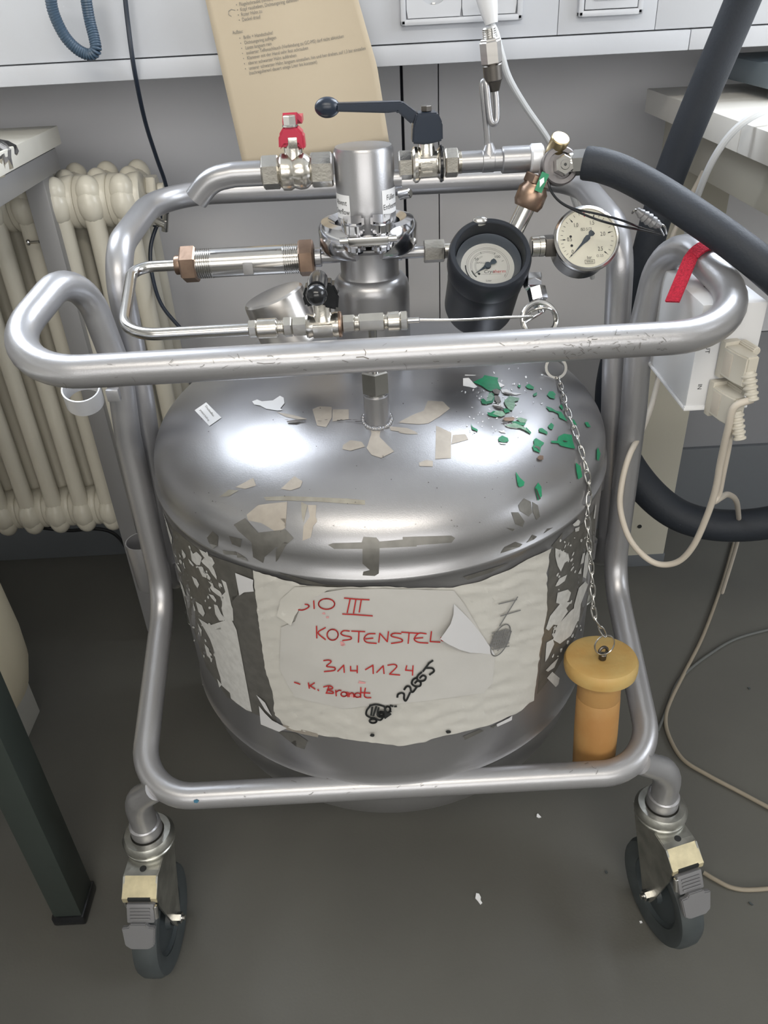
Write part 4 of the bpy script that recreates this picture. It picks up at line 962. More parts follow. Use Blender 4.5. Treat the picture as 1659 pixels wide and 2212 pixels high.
G_ = [C3(l) for l in (
    [(105, 915), (150, 890), (205, 868), (225, 840), (370, 868), (362, 895), (330, 900), (330, 935), (290, 945), (325, 975), (385, 958), (405, 985), (350, 1000), (290, 1010), (262, 1000), (255, 965), (180, 945)],
    [(185, 1095), (215, 1085), (240, 1110), (270, 1060), (275, 1020), (320, 1035), (330, 1080), (310, 1130), (250, 1145), (200, 1140)],
    [(655, 955), (690, 930), (745, 965), (740, 990), (680, 980)], [(573, 940), (605, 945), (603, 972), (580, 965)],
    [(735, 1040), (775, 1020), (775, 1050), (745, 1063)],
    [(882, 1050), (905, 1010), (945, 1010), (975, 1045), (955, 1060), (968, 1090), (915, 1080)],
    [(868, 1165), (930, 1185), (975, 1215), (1030, 1225), (1060, 1270), (1095, 1325), (1040, 1300), (1010, 1285), (1000, 1245), (950, 1220), (905, 1215)],
    [(1010, 1165), (1035, 1145), (1055, 1185), (1040, 1205)], [(1140, 1300), (1165, 1310), (1195, 1365), (1160, 1370)],
    [(1275, 1335), (1310, 1330), (1340, 1385), (1300, 1380)], [(890, 1375), (925, 1340), (955, 1365), (940, 1410), (910, 1405)],
    [(797, 1400), (830, 1395), (885, 1435), (885, 1465), (850, 1450), (800, 1435)],
    [(1000, 1485), (1060, 1455), (1140, 1468), (1150, 1530), (1175, 1612), (1100, 1600), (1020, 1580), (1000, 1555), (930, 1550), (920, 1530), (990, 1530), (1050, 1545), (1060, 1515), (1015, 1505)],
    [(740, 1520), (765, 1500), (850, 1550), (840, 1572), (790, 1560), (820, 1585), (805, 1655), (740, 1630), (728, 1590), (745, 1560)],
    [(1402, 1620), (1415, 1595), (1440, 1660), (1420, 1735), (1400, 1720)], [(80, 1345), (100, 1385), (150, 1410), (155, 1435), (95, 1410)],
    [(250, 1230), (290, 1235), (320, 1215), (370, 1230), (400, 1270), (340, 1280), (270, 1265)],
    [(415, 1185), (470, 1195), (500, 1225), (440, 1240)], [(505, 1330), (560, 1325), (660, 1345), (640, 1370), (560, 1360)], [(660, 1385), (715, 1440), (712, 1460), (650, 1425)],
    [(370, 1500), (410, 1475), (470, 1500), (480, 1535), (430, 1550), (375, 1535)])]
G_ += [[(1113, 1020), (1122, 1033), (1132, 1042), (1130, 1050), (1121, 1053), (1117, 1048), (1122, 1042), (1115, 1035)], [(1161, 1043), (1168, 1052), (1169, 1072), (1161, 1082), (1154, 1055)], [(1242, 1000), (1252, 1008), (1256, 1030), (1247, 1036), (1243, 1015)]]
many('green_paint_chip', G_, greenm, 0.0011, 'green paint chips on the right of the dome')
W_ = [C3(l) for l in (
    [(0, 870), (60, 865), (110, 920), (150, 960), (120, 975), (60, 960), (0, 950)], [(20, 832), (140, 836), (120, 842), (20, 842)], [(335, 950), (365, 905), (440, 945), (400, 965)],
    [(400, 990), (460, 985), (520, 1020), (620, 1030), (560, 1045), (470, 1040), (410, 1020)], [(300, 1155), (330, 1140), (410, 1160), (425, 1185), (370, 1185)], [(430, 1355), (530, 1375), (600, 1390), (560, 1400), (470, 1385)],
    [(370, 1418), (430, 1425), (455, 1445), (400, 1440)], [(375, 1545), (460, 1552), (450, 1565), (400, 1562)])]
W_ += [[(545, 868), (556, 864), (566, 868), (590, 866), (605, 856), (613, 860), (615, 872), (606, 883), (611, 887), (600, 888), (587, 886), (575, 884), (562, 877), (550, 875)]]
for _ in range(70):
    W_.append(jag(random.gauss(1085, 42), random.gauss(850, 32), random.uniform(1.0, 3.2), random.uniform(0.8, 2.0), 6, random.uniform(0, 3)))
for _ in range(14): W_.append(jag(random.uniform(1008, 1045), random.uniform(890, 945), random.uniform(1.0, 2.4), random.uniform(0.8, 1.6), 6, random.uniform(0, 3)))
many('white_residue', W_, whiteflake, 0.0007, 'white sticker residue on the dome')
M_ = [C3(l) for l in ([(440, 1150), (430, 1110), (470, 1080), (480, 1060), (590, 1085), (580, 1110), (540, 1120), (545, 1160), (520, 1215), (480, 1205)], [(310, 1250), (350, 1215), (420, 1225), (450, 1260), (400, 1280)], [(560, 1300), (600, 1285), (670, 1310), (660, 1340), (600, 1340)], [(265, 1045), (290, 1030), (325, 1070), (300, 1110), (240, 1120)], [(440, 1370), (540, 1345), (640, 1385), (690, 1440), (600, 1400), (500, 1390)])]
many('pale_green_chip', M_, mintm, 0.0014)
K_ = [C3(l) for l in ([(305, 1000), (350, 985), (390, 1010), (375, 1045), (330, 1040)], [(335, 1055), (380, 1070), (400, 1130), (350, 1140), (330, 1100)], [(290, 1155), (400, 1175), (440, 1200), (370, 1195)], [(385, 1325), (440, 1330), (500, 1328), (440, 1345)], [(420, 1020), (500, 1035), (540, 1050), (440, 1040)], [(1040, 1525), (1100, 1540), (1060, 1545)], [(745, 1600), (760, 1585), (805, 1600), (800, 1640), (770, 1605)])]
K_ += [[(1154, 1055), (1158, 1058), (1166, 1078), (1162, 1080)], [(620, 912), (640, 909), (655, 911), (640, 916), (622, 915)]]
K_ += [jag(random.uniform(620, 800), 911 + random.uniform(-2, 2), random.uniform(3, 10), 0.6, 6, 0.02) for _ in range(12)]
K_ += [jag(random.uniform(420, 1250), random.uniform(820, 1160), random.uniform(0.7, 1.8), random.uniform(0.5, 1.2), 5) for _ in range(60)]
many('dark_chip', K_, darkmetal, 0.0016)
T_ = [C3([(415, 1310), (430, 1290), (520, 1285), (545, 1300), (520, 1325), (440, 1325)]), C3([(778, 1700), (800, 1685), (838, 1690), (838, 1730), (800, 1735), (778, 1722)])]
many('brown_chip', T_, brass, 0.0017)
def C2(l, ox=320, oy=780, s=2.8603): return [(ox + a / s, oy + b / s) for a, b in l]
res_t = [C2(l) for l in ([(790, 315), (900, 335), (985, 360), (930, 362), (850, 345)], [(1015, 300), (1060, 280), (1135, 285), (1135, 350), (1100, 410), (1045, 400), (1030, 350)], [(1140, 300), (1240, 300), (1240, 360), (1140, 375)], [(820, 790), (905, 712), (955, 745), (940, 780), (880, 800)], [(540, 780), (650, 722), (668, 770), (600, 790)],
    [(1370, 400), (1440, 400), (1430, 470), (1520, 560), (1440, 600), (1380, 580), (1350, 540), (1380, 450)], [(1205, 520), (1250, 490), (1320, 500), (1340, 530), (1250, 555), (1200, 545)], [(1550, 385), (1620, 340), (1660, 330), (1660, 390), (1600, 380)], [(1490, 405), (1600, 415), (1659, 440), (1600, 440), (1500, 430)], [(985, 890), (1040, 890), (1035, 960), (1045, 990), (1020, 1020), (1005, 1090), (955, 1110), (960, 1020), (1000, 960)],
    [(610, 950), (680, 890), (760, 880), (860, 870), (800, 960), (850, 1030), (800, 1060), (700, 1000), (620, 985)])]
res_t += [[(924, 866), (957, 868), (972, 883), (950, 900), (925, 915), (905, 917), (875, 915), (862, 912), (895, 895), (915, 888)], [(862, 925), (893, 931), (903, 938), (880, 938), (862, 935)], [(942, 920), (975, 935), (974, 990), (940, 992)], [(978, 940), (1005, 938), (1012, 950), (975, 960)], [(905, 1000), (920, 994), (935, 996), (935, 1008), (906, 1007)]]
many('tan_tape_residue', res_t, residue_tan, 0.00035)
res_b = [C2(l) for l in ([(715, 840), (860, 835), (1000, 840), (1230, 850), (1340, 860), (1340, 888), (1240, 882), (1040, 868), (860, 862), (730, 862)], [(945, 870), (985, 890), (960, 1000), (950, 960)], [(440, 840), (500, 795), (560, 800), (500, 835)])]
many('beige_tape_residue', res_b, residue, 0.0003)
res_d = [C2(l) for l in ([(1112, 1135), (1140, 1125), (1320, 1120), (1330, 1085), (1410, 1090), (1430, 1115), (1659, 1095), (1659, 1145), (1430, 1155), (1425, 1310), (1400, 1330), (1325, 1325), (1330, 1300), (1370, 1290), (1325, 1250), (1325, 1160), (1150, 1160)],
    [(365, 1090), (400, 1050), (435, 1080), (430, 1140), (400, 1160), (380, 1130)], [(530, 1010), (600, 970), (680, 1060), (850, 1040), (900, 1095), (860, 1130), (790, 1150), (720, 1210), (710, 1245), (650, 1210), (640, 1120), (560, 1050)], [(500, 1080), (580, 1100), (570, 1150), (520, 1130)], [(460, 1170), (540, 1175), (560, 1200), (470, 1195)], [(550, 1180), (600, 1210), (620, 1240), (550, 1215)], [(790, 1160), (860, 1130), (880, 1090), (800, 1230), (790, 1240)])]
res_d += [[(870, 1160), (975, 1157), (983, 1162), (975, 1172), (870, 1180)]]
def C5(l, ox=860, oy=760, s=3.318): return [(ox + a / s, oy + b / s) for a, b in l]
res_d += [C5(l) for l in ([(860, 1100), (900, 1050), (950, 1075), (960, 1150), (935, 1180), (870, 1140)], [(960, 1075), (1000, 1100), (1015, 1180), (990, 1205), (965, 1150)], [(810, 1150), (860, 1150), (905, 1215), (890, 1255), (840, 1235)], [(735, 1445), (760, 1400), (840, 1360), (890, 1380), (870, 1400), (800, 1425)], [(920, 1370), (960, 1310), (995, 1325), (975, 1345)], [(1040, 1305), (1070, 1265), (1110, 1260)], [(770, 1260), (835, 1270), (820, 1285)])]
many('dark_tape_residue', res_d, residue_dark, 0.0004)
many('adhesive_film_and_reflection', [[(352, 1110), (372, 1140), (430, 1188), (520, 1230), (548, 1234), (560, 1350), (590, 1500), (598, 1560), (545, 1540), (490, 1505), (446, 1440), (408, 1330)], [(1188, 1190), (1230, 1156), (1262, 1126), (1286, 1096), (1284, 1200), (1270, 1290), (1240, 1380), (1200, 1450), (1160, 1500), (1178, 1330)]], residue_dark, 0.0002, 'dark grey adhesive film and painted dark floor reflection on the cylinder sides')  # old adhesive, with the cylinder's dark floor reflection put into the same patches
# --- flaking white film on both sides of the cylinder
def Cw(l, ox=300, oy=1100, s=6.9125): return [(ox + a / s, oy + b / s) for a, b in l]
fl = [Cw(l) for l in (
    [(905, 590), (1035, 655), (1045, 690), (1100, 720), (1140, 800), (1105, 845), (1135, 900), (1170, 1000), (1170, 1045), (1100, 960), (1050, 880), (960, 800), (940, 770), (990, 720), (950, 670)],
    [(775, 590), (820, 660), (870, 630), (930, 690), (950, 720), (900, 760), (920, 830), (870, 830), (800, 760)], [(650, 590), (705, 670), (710, 710), (680, 735), (655, 670)],
    [(745, 730), (790, 780), (830, 830), (820, 850), (770, 800)], [(890, 850), (950, 850), (980, 900), (940, 920), (1020, 980), (1020, 1020), (960, 1000), (930, 940)], [(1030, 945), (1080, 1020), (1070, 1055), (1030, 1030)],
    [(800, 995), (870, 1040), (910, 1120), (885, 1175), (840, 1110)], [(1045, 1070), (1110, 1100), (1130, 1160), (1220, 1220), (1250, 1270), (1200, 1290), (1110, 1220), (1070, 1170), (1090, 1130)], [(1240, 1045), (1310, 1085), (1340, 1200), (1390, 1430), (1410, 1480), (1420, 1659), (1290, 1659), (1240, 1470), (1250, 1440), (1250, 1370), (1240, 1290), (1300, 1230), (1270, 1130)],
    [(1050, 1260), (1120, 1280), (1165, 1350), (1155, 1385), (1100, 1330)], [(1130, 1415), (1180, 1430), (1240, 1560), (1290, 1620), (1280, 1659), (1210, 1659), (1150, 1560)], [(855, 1370), (950, 1430), (995, 1550), (970, 1600), (900, 1530)], [(1195, 1090), (1240, 1110), (1255, 1160), (1210, 1140)],
    [(320, 0), (380, 80), (430, 200), (400, 190), (470, 330), (505, 420), (500, 520), (440, 420), (380, 270)], [(535, 650), (570, 700), (560, 715)], [(605, 650), (635, 700), (625, 725)], [(550, 780), (610, 860), (650, 950), (600, 900)], [(610, 1040), (660, 1130), (710, 1290), (690, 1300), (640, 1160)], [(690, 850), (705, 880), (690, 880)], [(725, 1220), (765, 1290), (745, 1280)])]
fl += [[(430, 1335), (455, 1350), (480, 1380), (500, 1335), (512, 1360), (545, 1537), (533, 1533), (512, 1518), (500, 1508), (498, 1496), (480, 1480), (477, 1462), (470, 1440), (480, 1430), (462, 1400), (455, 1380)],
       [(470, 1465), (480, 1478), (475, 1485)], [(443, 1390), (452, 1400), (458, 1425), (448, 1415)], [(428, 1345), (437, 1360), (436, 1375)], [(418, 1300), (424, 1318), (420, 1320)]]
for _ in range(60):
    t = random.random(); y = 1180 + 300 * t; x0 = 362 + 85 * t; x1 = 455 + 75 * t
    fl.append(jag(random.uniform(x0, x1), y, random.uniform(0.7, 2.6), random.uniform(1.5, 6), 7, -0.3 + random.uniform(-.15, .15)))
many('white_film_flake', fl, flakem, 0.0008, 'flaking white film on the left of the cylinder')
fr2 = [[(800 + a / 2.9625, 1050 + b / 2.9625) for a, b in l] for l in (
    [(1180, 395), (1215, 410), (1230, 460), (1262, 430), (1270, 470), (1240, 490), (1215, 545), (1195, 510), (1180, 450)], [(1180, 640), (1205, 590), (1255, 565), (1240, 605), (1200, 635)], [(1290, 245), (1325, 212), (1340, 225), (1330, 250), (1300, 256)], [(1305, 270), (1335, 258), (1330, 285), (1308, 292)],
    [(1185, 745), (1195, 680), (1260, 660), (1280, 680), (1265, 730), (1230, 760)], [(1340, 500), (1355, 430), (1370, 425), (1360, 490)], [(1355, 580), (1370, 450), (1395, 380), (1405, 400), (1400, 470), (1375, 590)], [(1325, 560), (1345, 520), (1345, 560)], [(1300, 760), (1330, 650), (1370, 610), (1390, 630), (1340, 760), (1330, 860), (1290, 880)], [(1140, 880), (1180, 790), (1240, 760), (1260, 800), (1200, 889)], [(1423, 205), (1435, 118), (1442, 125), (1432, 210)])]
fr2 += [[(1160 + a / 3.325, 1300 + b / 3.325) for a, b in l] for l in ([(60, 190), (90, 100), (170, 0), (240, 0), (130, 140), (80, 205)], [(110, 270), (140, 170), (240, 60), (310, 10), (300, 110), (240, 240), (160, 300)], [(65, 290), (110, 265), (120, 300), (75, 400), (55, 430), (60, 340)], [(68, 545), (105, 500), (158, 545), (150, 590), (130, 610)], [(60, 490), (95, 450), (150, 400), (120, 470), (75, 500)])]
for _ in range(45):
    t = random.random(); y = 1160 + 260 * t; fr2.append(jag(random.uniform(1195 - 5 * t, 1272 - 22 * t), y, random.uniform(0.7, 2.6), random.uniform(1.5, 6), 7, 0.4 + random.uniform(-.2, .2)))
many('white_film_flake', fr2, flakem, 0.0008, 'flaking white film on the right of the cylinder')
many('green_paint_chip', [[(1322, 1083), (1331, 1080), (1332, 1096), (1325, 1097)]], greenm, 0.0) if False else None

# --- the big paper label
def pw(x, y):      # wrinkle height of the outer paper
    q = V((x * 0.010 - y * 0.004, y * 0.050 + x * 0.012, 0))
    return 0.0020 + 0.0017 * noise.noise(q * 1.5) + 0.0010 * noise.noise(q * 3.3 + V((5, 2, 0)))
def pw2(x, y): return 0.0040 + 0.0006 * noise.noise(V((x * 0.022, y * 0.022, 3))) + 0.0003 * noise.noise(V((x * 0.06, y * 0.08, 1)))
outl = [(548, 1230), (600, 1245), (664, 1263), (745, 1265), (832, 1263), (880, 1268), (919, 1266), (977, 1267), (1034, 1254), (1060, 1243), (1092, 1231), (1150, 1199), (1186, 1182), (1178, 1237), (1179, 1324), (1162, 1410), (1158, 1455), (1153, 1491), (1150, 1512), (1110, 1541), (1052, 1564), (1000, 1578), (930, 1594), (918, 1600), (858, 1607), (803, 1601), (750, 1594), (687, 1584), (630, 1571), (612, 1564), (608, 1552), (595, 1543), (592, 1497), (574, 1439), (563, 1352), (554, 1277)]
lab = obj('paper_label', patch(MB(), outl, 0, 7, pw), paper, dew, ang=80, label='large wrinkled white paper label with red and black handwriting')
in2 = [(655, 1300), (700, 1274), (745, 1267), (832, 1266), (977, 1270), (1000, 1300), (1035, 1362), (1065, 1410), (1060, 1470), (1040, 1492), (900, 1510), (740, 1525), (640, 1500), (608, 1440), (611, 1350), (640, 1337)]
obj('second_sheet', patch(MB(), in2, 0, 9, pw2), paper2, lab, ang=80)
def lift(cx, cy, dx, dy, base, amt):
    def f(x, y): return base + amt * max(0, ((x - cx) * dx + (y - cy) * dy)) ** 1.3
    return f
fl1 = [(700, 1262), (672, 1262), (640, 1262), (610, 1290), (604, 1323), (622, 1332), (636, 1340), (642, 1322), (655, 1303), (680, 1286), (712, 1268), (740, 1263)]
obj('torn_flap', patch(MB(), fl1, 0, 7, lambda x, y: 0.0042 + 0.004 * max(0, (y - 1300) / 40) ** 1.5), paper, lab, ang=80)
fl2 = [(975, 1294), (992, 1312), (1012, 1334), (1040, 1370), (1064, 1408), (1040, 1406), (1010, 1400), (985, 1389), (962, 1374), (942, 1358), (955, 1345), (966, 1333), (973, 1316)]
obj('peeled_corner', patch(MB(), fl2, 0, 7, lambda x, y: 0.0044 + 0.010 * max(0, 1 - ((x - 948) * 0.8 + (1400 - y) * 0.25 - 10) / 62) ** 1.2 * (1 if x < 1030 else 0.5)), paperflap, lab, ang=80)
# loose scraps round it
scr = [[(511, 1235), (550, 1250), (549, 1262), (551, 1275), (530, 1277), (520, 1284)], [(562, 1522), (575, 1538), (590, 1553), (622, 1570), (605, 1578), (566, 1562)], [(1070, 1562), (1098, 1548), (1104, 1543), (1103, 1553), (1072, 1567)], [(556, 1498), (575, 1515), (590, 1545), (575, 1530)]]
mb = MB()
for p in scr: patch(mb, p, 0.0022, 8)
obj('paper_scrap', mb, paperflap, dew, kind='stuff')
many('tan_tape_residue', [[(612, 1563), (690, 1583), (688, 1590), (650, 1582), (615, 1572)]], residue_tan, 0.0018)
many('dark_tape_residue', [[(598, 1578), (640, 1583), (665, 1600), (658, 1618), (640, 1612), (645, 1600), (615, 1592)], [(600, 1235), (700, 1262), (800, 1268), (700, 1268), (640, 1256)], [(430, 1190), (500, 1215), (545, 1230), (545, 1250), (510, 1240), (500, 1300), (490, 1260), (450, 1220)], [(1000, 1590), (1035, 1575), (1045, 1578), (1004, 1598)], [(1058, 1570), (1075, 1563), (1065, 1572)], [(1000, 1246), (1100, 1215), (1120, 1205), (1060, 1236), (1010, 1252)], [(1190, 1180), (1215, 1150), (1212, 1168), (1198, 1184)]], residue_dark, 0.0005)
# --- handwriting
def Q(l): return [(600 + a / 4.1475, 1250 + b / 4.1475) for a, b in l]
def ell(cx, cy, rx, ry, n=18): return [(cx + rx * math.cos(2 * PI * i / n - 1.6), cy + ry * math.sin(2 * PI * i / n - 1.6)) for i in range(n + 1)]
def smooth(l, n=4):
    if len(l) < 3: return l
    return [(p.x, p.y) for p in spline([V((a, b, 0)) for a, b in l], n)]
red_s = [[(205, 246), (240, 248), (275, 235), (297, 215), (285, 200), (262, 197)], [(338, 165), (342, 235)], ell(450, 193, 70, 47), [(605, 140), (720, 150), (822, 155)], [(655, 150), (630, 270)], [(705, 155), (685, 275)], [(752, 160), (735, 265)], [(590, 282), (700, 288), (850, 299)],
    [(362, 392), (365, 498)], [(440, 405), (375, 450), (440, 512)], ell(503, 468, 48, 48), [(650, 435), (600, 432), (575, 455), (600, 475), (660, 488), (660, 508), (590, 520)], [(668, 435), (785, 440)], [(733, 440), (728, 535)], [(875, 458), (810, 462), (778, 500), (800, 535), (885, 545)], [(790, 505), (855, 498)],
    [(905, 535), (915, 455)], [(915, 455), (980, 530)], [(980, 530), (990, 440)], [(1100, 458), (1035, 455), (1015, 480), (1100, 505), (1105, 530), (1015, 545)], [(1105, 445), (1245, 455)], [(1170, 450), (1162, 545)], [(1320, 460), (1255, 455), (1215, 505), (1250, 535), (1335, 543)], [(1225, 500), (1290, 495)], [(1365, 440), (1355, 530)], [(1355, 530), (1440, 535)], [(1448, 495), (1455, 520), (1480, 523)],
    [(425, 700), (470, 695), (490, 712), (450, 750), (520, 762), (515, 787), (430, 798)], [(548, 795), (600, 740)], [(600, 740), (605, 805)], [(660, 750), (660, 790)], [(660, 790), (715, 790)], [(718, 745), (718, 808)], [(790, 780), (855, 740)], [(855, 740), (858, 815)], [(888, 805), (945, 745)], [(945, 745), (952, 815)], [(985, 740), (1040, 733), (1062, 755), (1000, 820)], [(1000, 820), (1090, 828)], [(1150, 745), (1140, 785)], [(1140, 785), (1205, 790)], [(1205, 745), (1200, 830)],
    [(170, 895), (218, 912)], [(292, 900), (300, 948)], [(345, 900), (305, 925)], [(305, 925), (350, 955)], [(374, 960), (382, 968)], [(425, 935), (470, 925), (500, 935), (500, 950), (458, 960), (500, 975), (507, 992), (445, 990)], [(470, 930), (452, 985)], [(530, 965), (535, 1015)], [(535, 980), (560, 965), (578, 968)], ell(602, 1000, 25, 20, 12), [(630, 980), (636, 1022)], [(645, 985), (648, 1022)], [(648, 1000), (668, 988), (685, 995), (690, 1025)], ell(722, 1008, 26, 19, 12), [(750, 940), (748, 1028)], [(790, 945), (780, 1010), (800, 1030), (838, 1030)], [(755, 985), (830, 990)]]
blk_s = [[(1068, 1025), (1075, 1000), (1105, 988), (1127, 1000), (1127, 1040), (1145, 1055), (1180, 985)], [(1128, 958), (1150, 930), (1178, 935), (1190, 975), (1208, 975), (1238, 935)], [(1240, 850), (1205, 870), (1195, 905), (1225, 928), (1265, 925), (1272, 895), (1245, 880), (1222, 900)], [(1280, 803), (1250, 830), (1240, 860), (1265, 882), (1305, 875), (1316, 845), (1290, 832), (1265, 855)], [(1376, 700), (1340, 725)], [(1345, 722), (1292, 795)], [(1320, 765), (1372, 768), (1387, 795), (1350, 825)], [(1008, 1100), (1030, 1106)], [(1045, 1108), (1060, 1107)],
    [(830, 1100), (880, 1090), (930, 1100), (960, 1120), (950, 1190), (920, 1230), (870, 1212), (830, 1205), (798, 1182), (802, 1145), (830, 1105)], [(850, 1115), (840, 1185)], [(885, 1110), (860, 1190)], [(905, 1120), (895, 1160)], ell(930, 1178, 36, 24, 14), ell(930, 1178, 20, 12, 12), ell(857, 1238, 30, 18, 14), ell(985, 1135, 22, 26, 14), [(940, 1192), (1012, 1150)], [(945, 1205), (1000, 1168)], [(960, 1212), (1010, 1175)]]
def ink(strokes, wd, off): 
    mb = MB()
    for s_ in strokes: ribbon2(mb, smooth(s_), wd, lambda x, y: S(x, y, off + max(0, (pw(x, y) - 0.0042))))
    return mb
obj('red_handwriting', ink([Q(s_) for s_ in red_s], 2.6, 0.0056), redink, lab, ang=180, label='red marker handwriting')
obj('black_handwriting', ink([Q(s_) for s_ in blk_s], 4.2, 0.0056), blackink, lab, ang=180, label='black marker number and scribble')
sm2 = [jag(700 + dx, 1318 + dy, 4, 2, 7) for dx, dy in ((2, 0), (10, 8), (40, 62), (43, 68))] + [jag(783, 1467, 9, 3, 8, 0.2), jag(765, 1496, 12, 3, 8, 0.1), jag(742, 1384, 4, 5, 7)]
mb = MB()
for p in sm2: patch(mb, p, 0.0050, 8)
obj('ink_smear', mb, pinkink, lab, kind='stuff')
pen = [ell(1076, 1377, 17, 34, 24)]
pen = [[(x + (y - 1377) * -0.35, y) for x, y in pen[0]], [(1112, 1284), (1096, 1310), (1074, 1346)], [(1072, 1299), (1110, 1290)], [(1076, 1325), (1118, 1313)]]
for i in range(9): pen.append([(1062 + i * 4.0 + 5, 1352 + abs(i - 5) * 2), (1054 + i * 4.0, 1400 - abs(i - 4) * 3)])
for i in range(6): pen.append([(1058, 1362 + 7 * i), (1094, 1355 + 7 * i)])
obj('pencil_scribble', ink(pen, 2.2, 0.0046), pencil, lab, ang=180, label='grey pencil scribble')
mb = MB(); patch(mb, jag(805, 1581, 5, 4, 9, 0, .15), 0.0046, 5); patch(mb, jag(966, 1574, 6, 4, 9, 0, .15), 0.0046, 5)
obj('punched_hole', mb, blackink, lab)

# --- scratches on the front bar, a real lighter/darker paint loss
def barpt(px, py, Y0=0.659, z0=0.814, r_=RT + 0.0008):   # nearest point of the straight bar to the camera ray
    d = ray(px, py).normalized(); oy, oz = -Y0, H - z0; a = d.y ** 2 + d.z ** 2; b = 2 * (oy * d.y + oz * d.z); c = oy ** 2 + oz ** 2 - (r_ + 0.0003) ** 2
    disc = b * b - 4 * a * c
    if disc < 0: return None
    return O + d * ((-b - math.sqrt(disc)) / (2 * a))
def barmarks(Y0, z0, xr, y_of, n, wmx, seed):
    random.seed(seed); mb = MB()
    for _ in range(n):
        x = random.uniform(*xr); y = y_of(x) + random.uniform(-22, 24); a = random.uniform(-0.9, 0.9); L_ = random.uniform(2, wmx)
        pts = [(x, y)]
        for k in range(3): a += random.uniform(-.5, .5); pts.append((pts[-1][0] + L_ * math.cos(a) / 3, pts[-1][1] + L_ * math.sin(a) / 3))
        q = [barpt(u, v, Y0, z0) for u, v in pts]
        if any(t is None for t in q): continue
        ribbon2(mb, pts, random.uniform(0.5, 1.3), lambda u, v: barpt(u, v, Y0, z0) or q[0])
    return mb
obj('scratch', barmarks(0.659, 0.814, (130, 1400), lambda x: 806 - (x - 130) * 0.054, 55, 16, 3), residue_dark, dew, kind='stuff', ang=180)
obj('scratch', barmarks(0.659, 0.814, (1150, 1440), lambda x: 748 - (x - 1150) * 0.054, 40, 14, 5), residue_dark, dew, kind='stuff', ang=180)
obj('scratch', barmarks(0.588, 0.322, (420, 1300), lambda x: 1716 - (x - 400) * 0.054, 18, 12, 9), residue_dark, dew, kind='stuff', ang=180)
mb = MB(); ribbon2(mb, [(555, 784), (570, 786), (590, 785), (594, 783)], 1.2, lambda u, v: barpt(u, v)); ribbon2(mb, [(770, 772), (785, 771), (796, 775)], 2, lambda u, v: barpt(u, v)); ribbon2(mb, [(786, 754), (790, 760), (789, 768)], 1.2, lambda u, v: barpt(u, v))
obj('scratch', mb, darkmetal, dew, ang=180)
random.seed(11)
# blue spot on the lower bar
mb = MB(); q = [barpt(a, b, 0.588, 0.322) for a, b in ((418, 1729), (425, 1727), (430, 1730), (426, 1735), (419, 1734))]
if all(q): mb.add(q, [(0, 1, 2, 3, 4)]); obj('blue_paint_spot', mb, bluem, dew, ang=180)

# ================================================================== chained stopper
stp = thing('chained_stopper', 'yellow foam stopper with round head hanging on a chain right of the vessel', 'stopper', (0.232, 0.645, 0.30))
sc0 = at(1298, 1428, 0.645); ax_ = V((-0.02, 0.10, 1)).normalized()
GS = frame(sc0, ax_)
obj('stopper_head', MB().lathe([(0, -0.013), (0.036, -0.013), (0.0395, -0.011), (0.0405, -0.006), (0.0405, 0.002), (0.0385, 0.006), (0.034, 0.0075), (0.012, 0.0055), (0, 0.005)], GS, 56), corkhead, stp)
obj('red_seal', MB().lathe([(0, -0.018), (0.0235, -0.018), (0.0245, -0.0165), (0.0245, -0.0145), (0.0235, -0.013), (0, -0.013)], GS, 40), redpl, stp)
obj('stopper_body', MB().lathe([(0, -0.160), (0.0225, -0.160), (0.0245, -0.156), (0.0250, -0.10), (0.0245, -0.050), (0.0238, -0.049), (0.0243, -0.047), (0.0240, -0.018), (0, -0.018)], GS, 48), cork, stp)
eb = GS @ V((0.0, -0.004, 0.006))
obj('eye_bolt', MB().cyl(eb, eb + V((0, 0, 0.008)), 0.0042, 14, 0.0008).torus(frame(eb + V((0, 0, 0.012)), (0.3, -1, 0.2)), 0.0048, 0.0018, 18, 8), darkmetal, stp)
rg_ = at(1294, 1380, 0.642)
obj('split_ring', MB().torus(frame(eb + V((0, -0.001, 0.022)), (0.25, -1, 0.25)), 0.0118, 0.0009, 32, 8), steel, stp)
top_ring = at(1196, 800, 0.72); hit = S(1196, 812, 0.004)
rm = frame(hit + V((0, 0, 0.006)), (0.1, -0.85, 0.55))
obj('chain_ring', MB().lathe([(0.0098, -0.0010), (0.0098, 0.0010), (0.0128, 0.0010), (0.0128, -0.0010), (0.0098, -0.0010)], rm, 36), steel, stp)
pp = rm @ V((0, 0.013, 0)); 
obj('shackle', MB().torus(frame(pp + V((0, 0.001, 0.004)), (1, 0.4, 0)), 0.006, 0.0014, 16, 8), steel, stp)
cpts = []
for px, py in ((1203, 822), (1213, 862), (1224, 900), (1240, 942), (1252, 983), (1262, 1025), (1266, 1060)): cpts.append(S(px, py, 0.0035))
endp = eb + V((0, -0.001, 0.034))
sta = cpts[-1]
for px, py, t in ((1269, 1110, 0.15), (1271, 1160, 0.3), (1277, 1220, 0.48), (1281, 1280, 0.7), (1285, 1330, 0.88)):
    Yq = sta.y + (endp.y - sta.y) * t; q = at(px, py, Yq)
    rr = V((q.x - VX, q.y - VY)); 
    if rr.length < RV + 0.004:
        q = S(px, py, 0.004)
    cpts.append(q)
cpts.append(endp)
CP = spline(cpts, 10); L = [0]
for a, b in zip(CP[:-1], CP[1:]): L.append(L[-1] + (b - a).length)
def along(s_):
    for i in range(len(L) - 1):
        if L[i + 1] >= s_: return CP[i].lerp(CP[i + 1], (s_ - L[i]) / max(1e-9, L[i + 1] - L[i])), (CP[i + 1] - CP[i]).normalized()
    return CP[-1], (CP[-1] - CP[-2]).normalized()
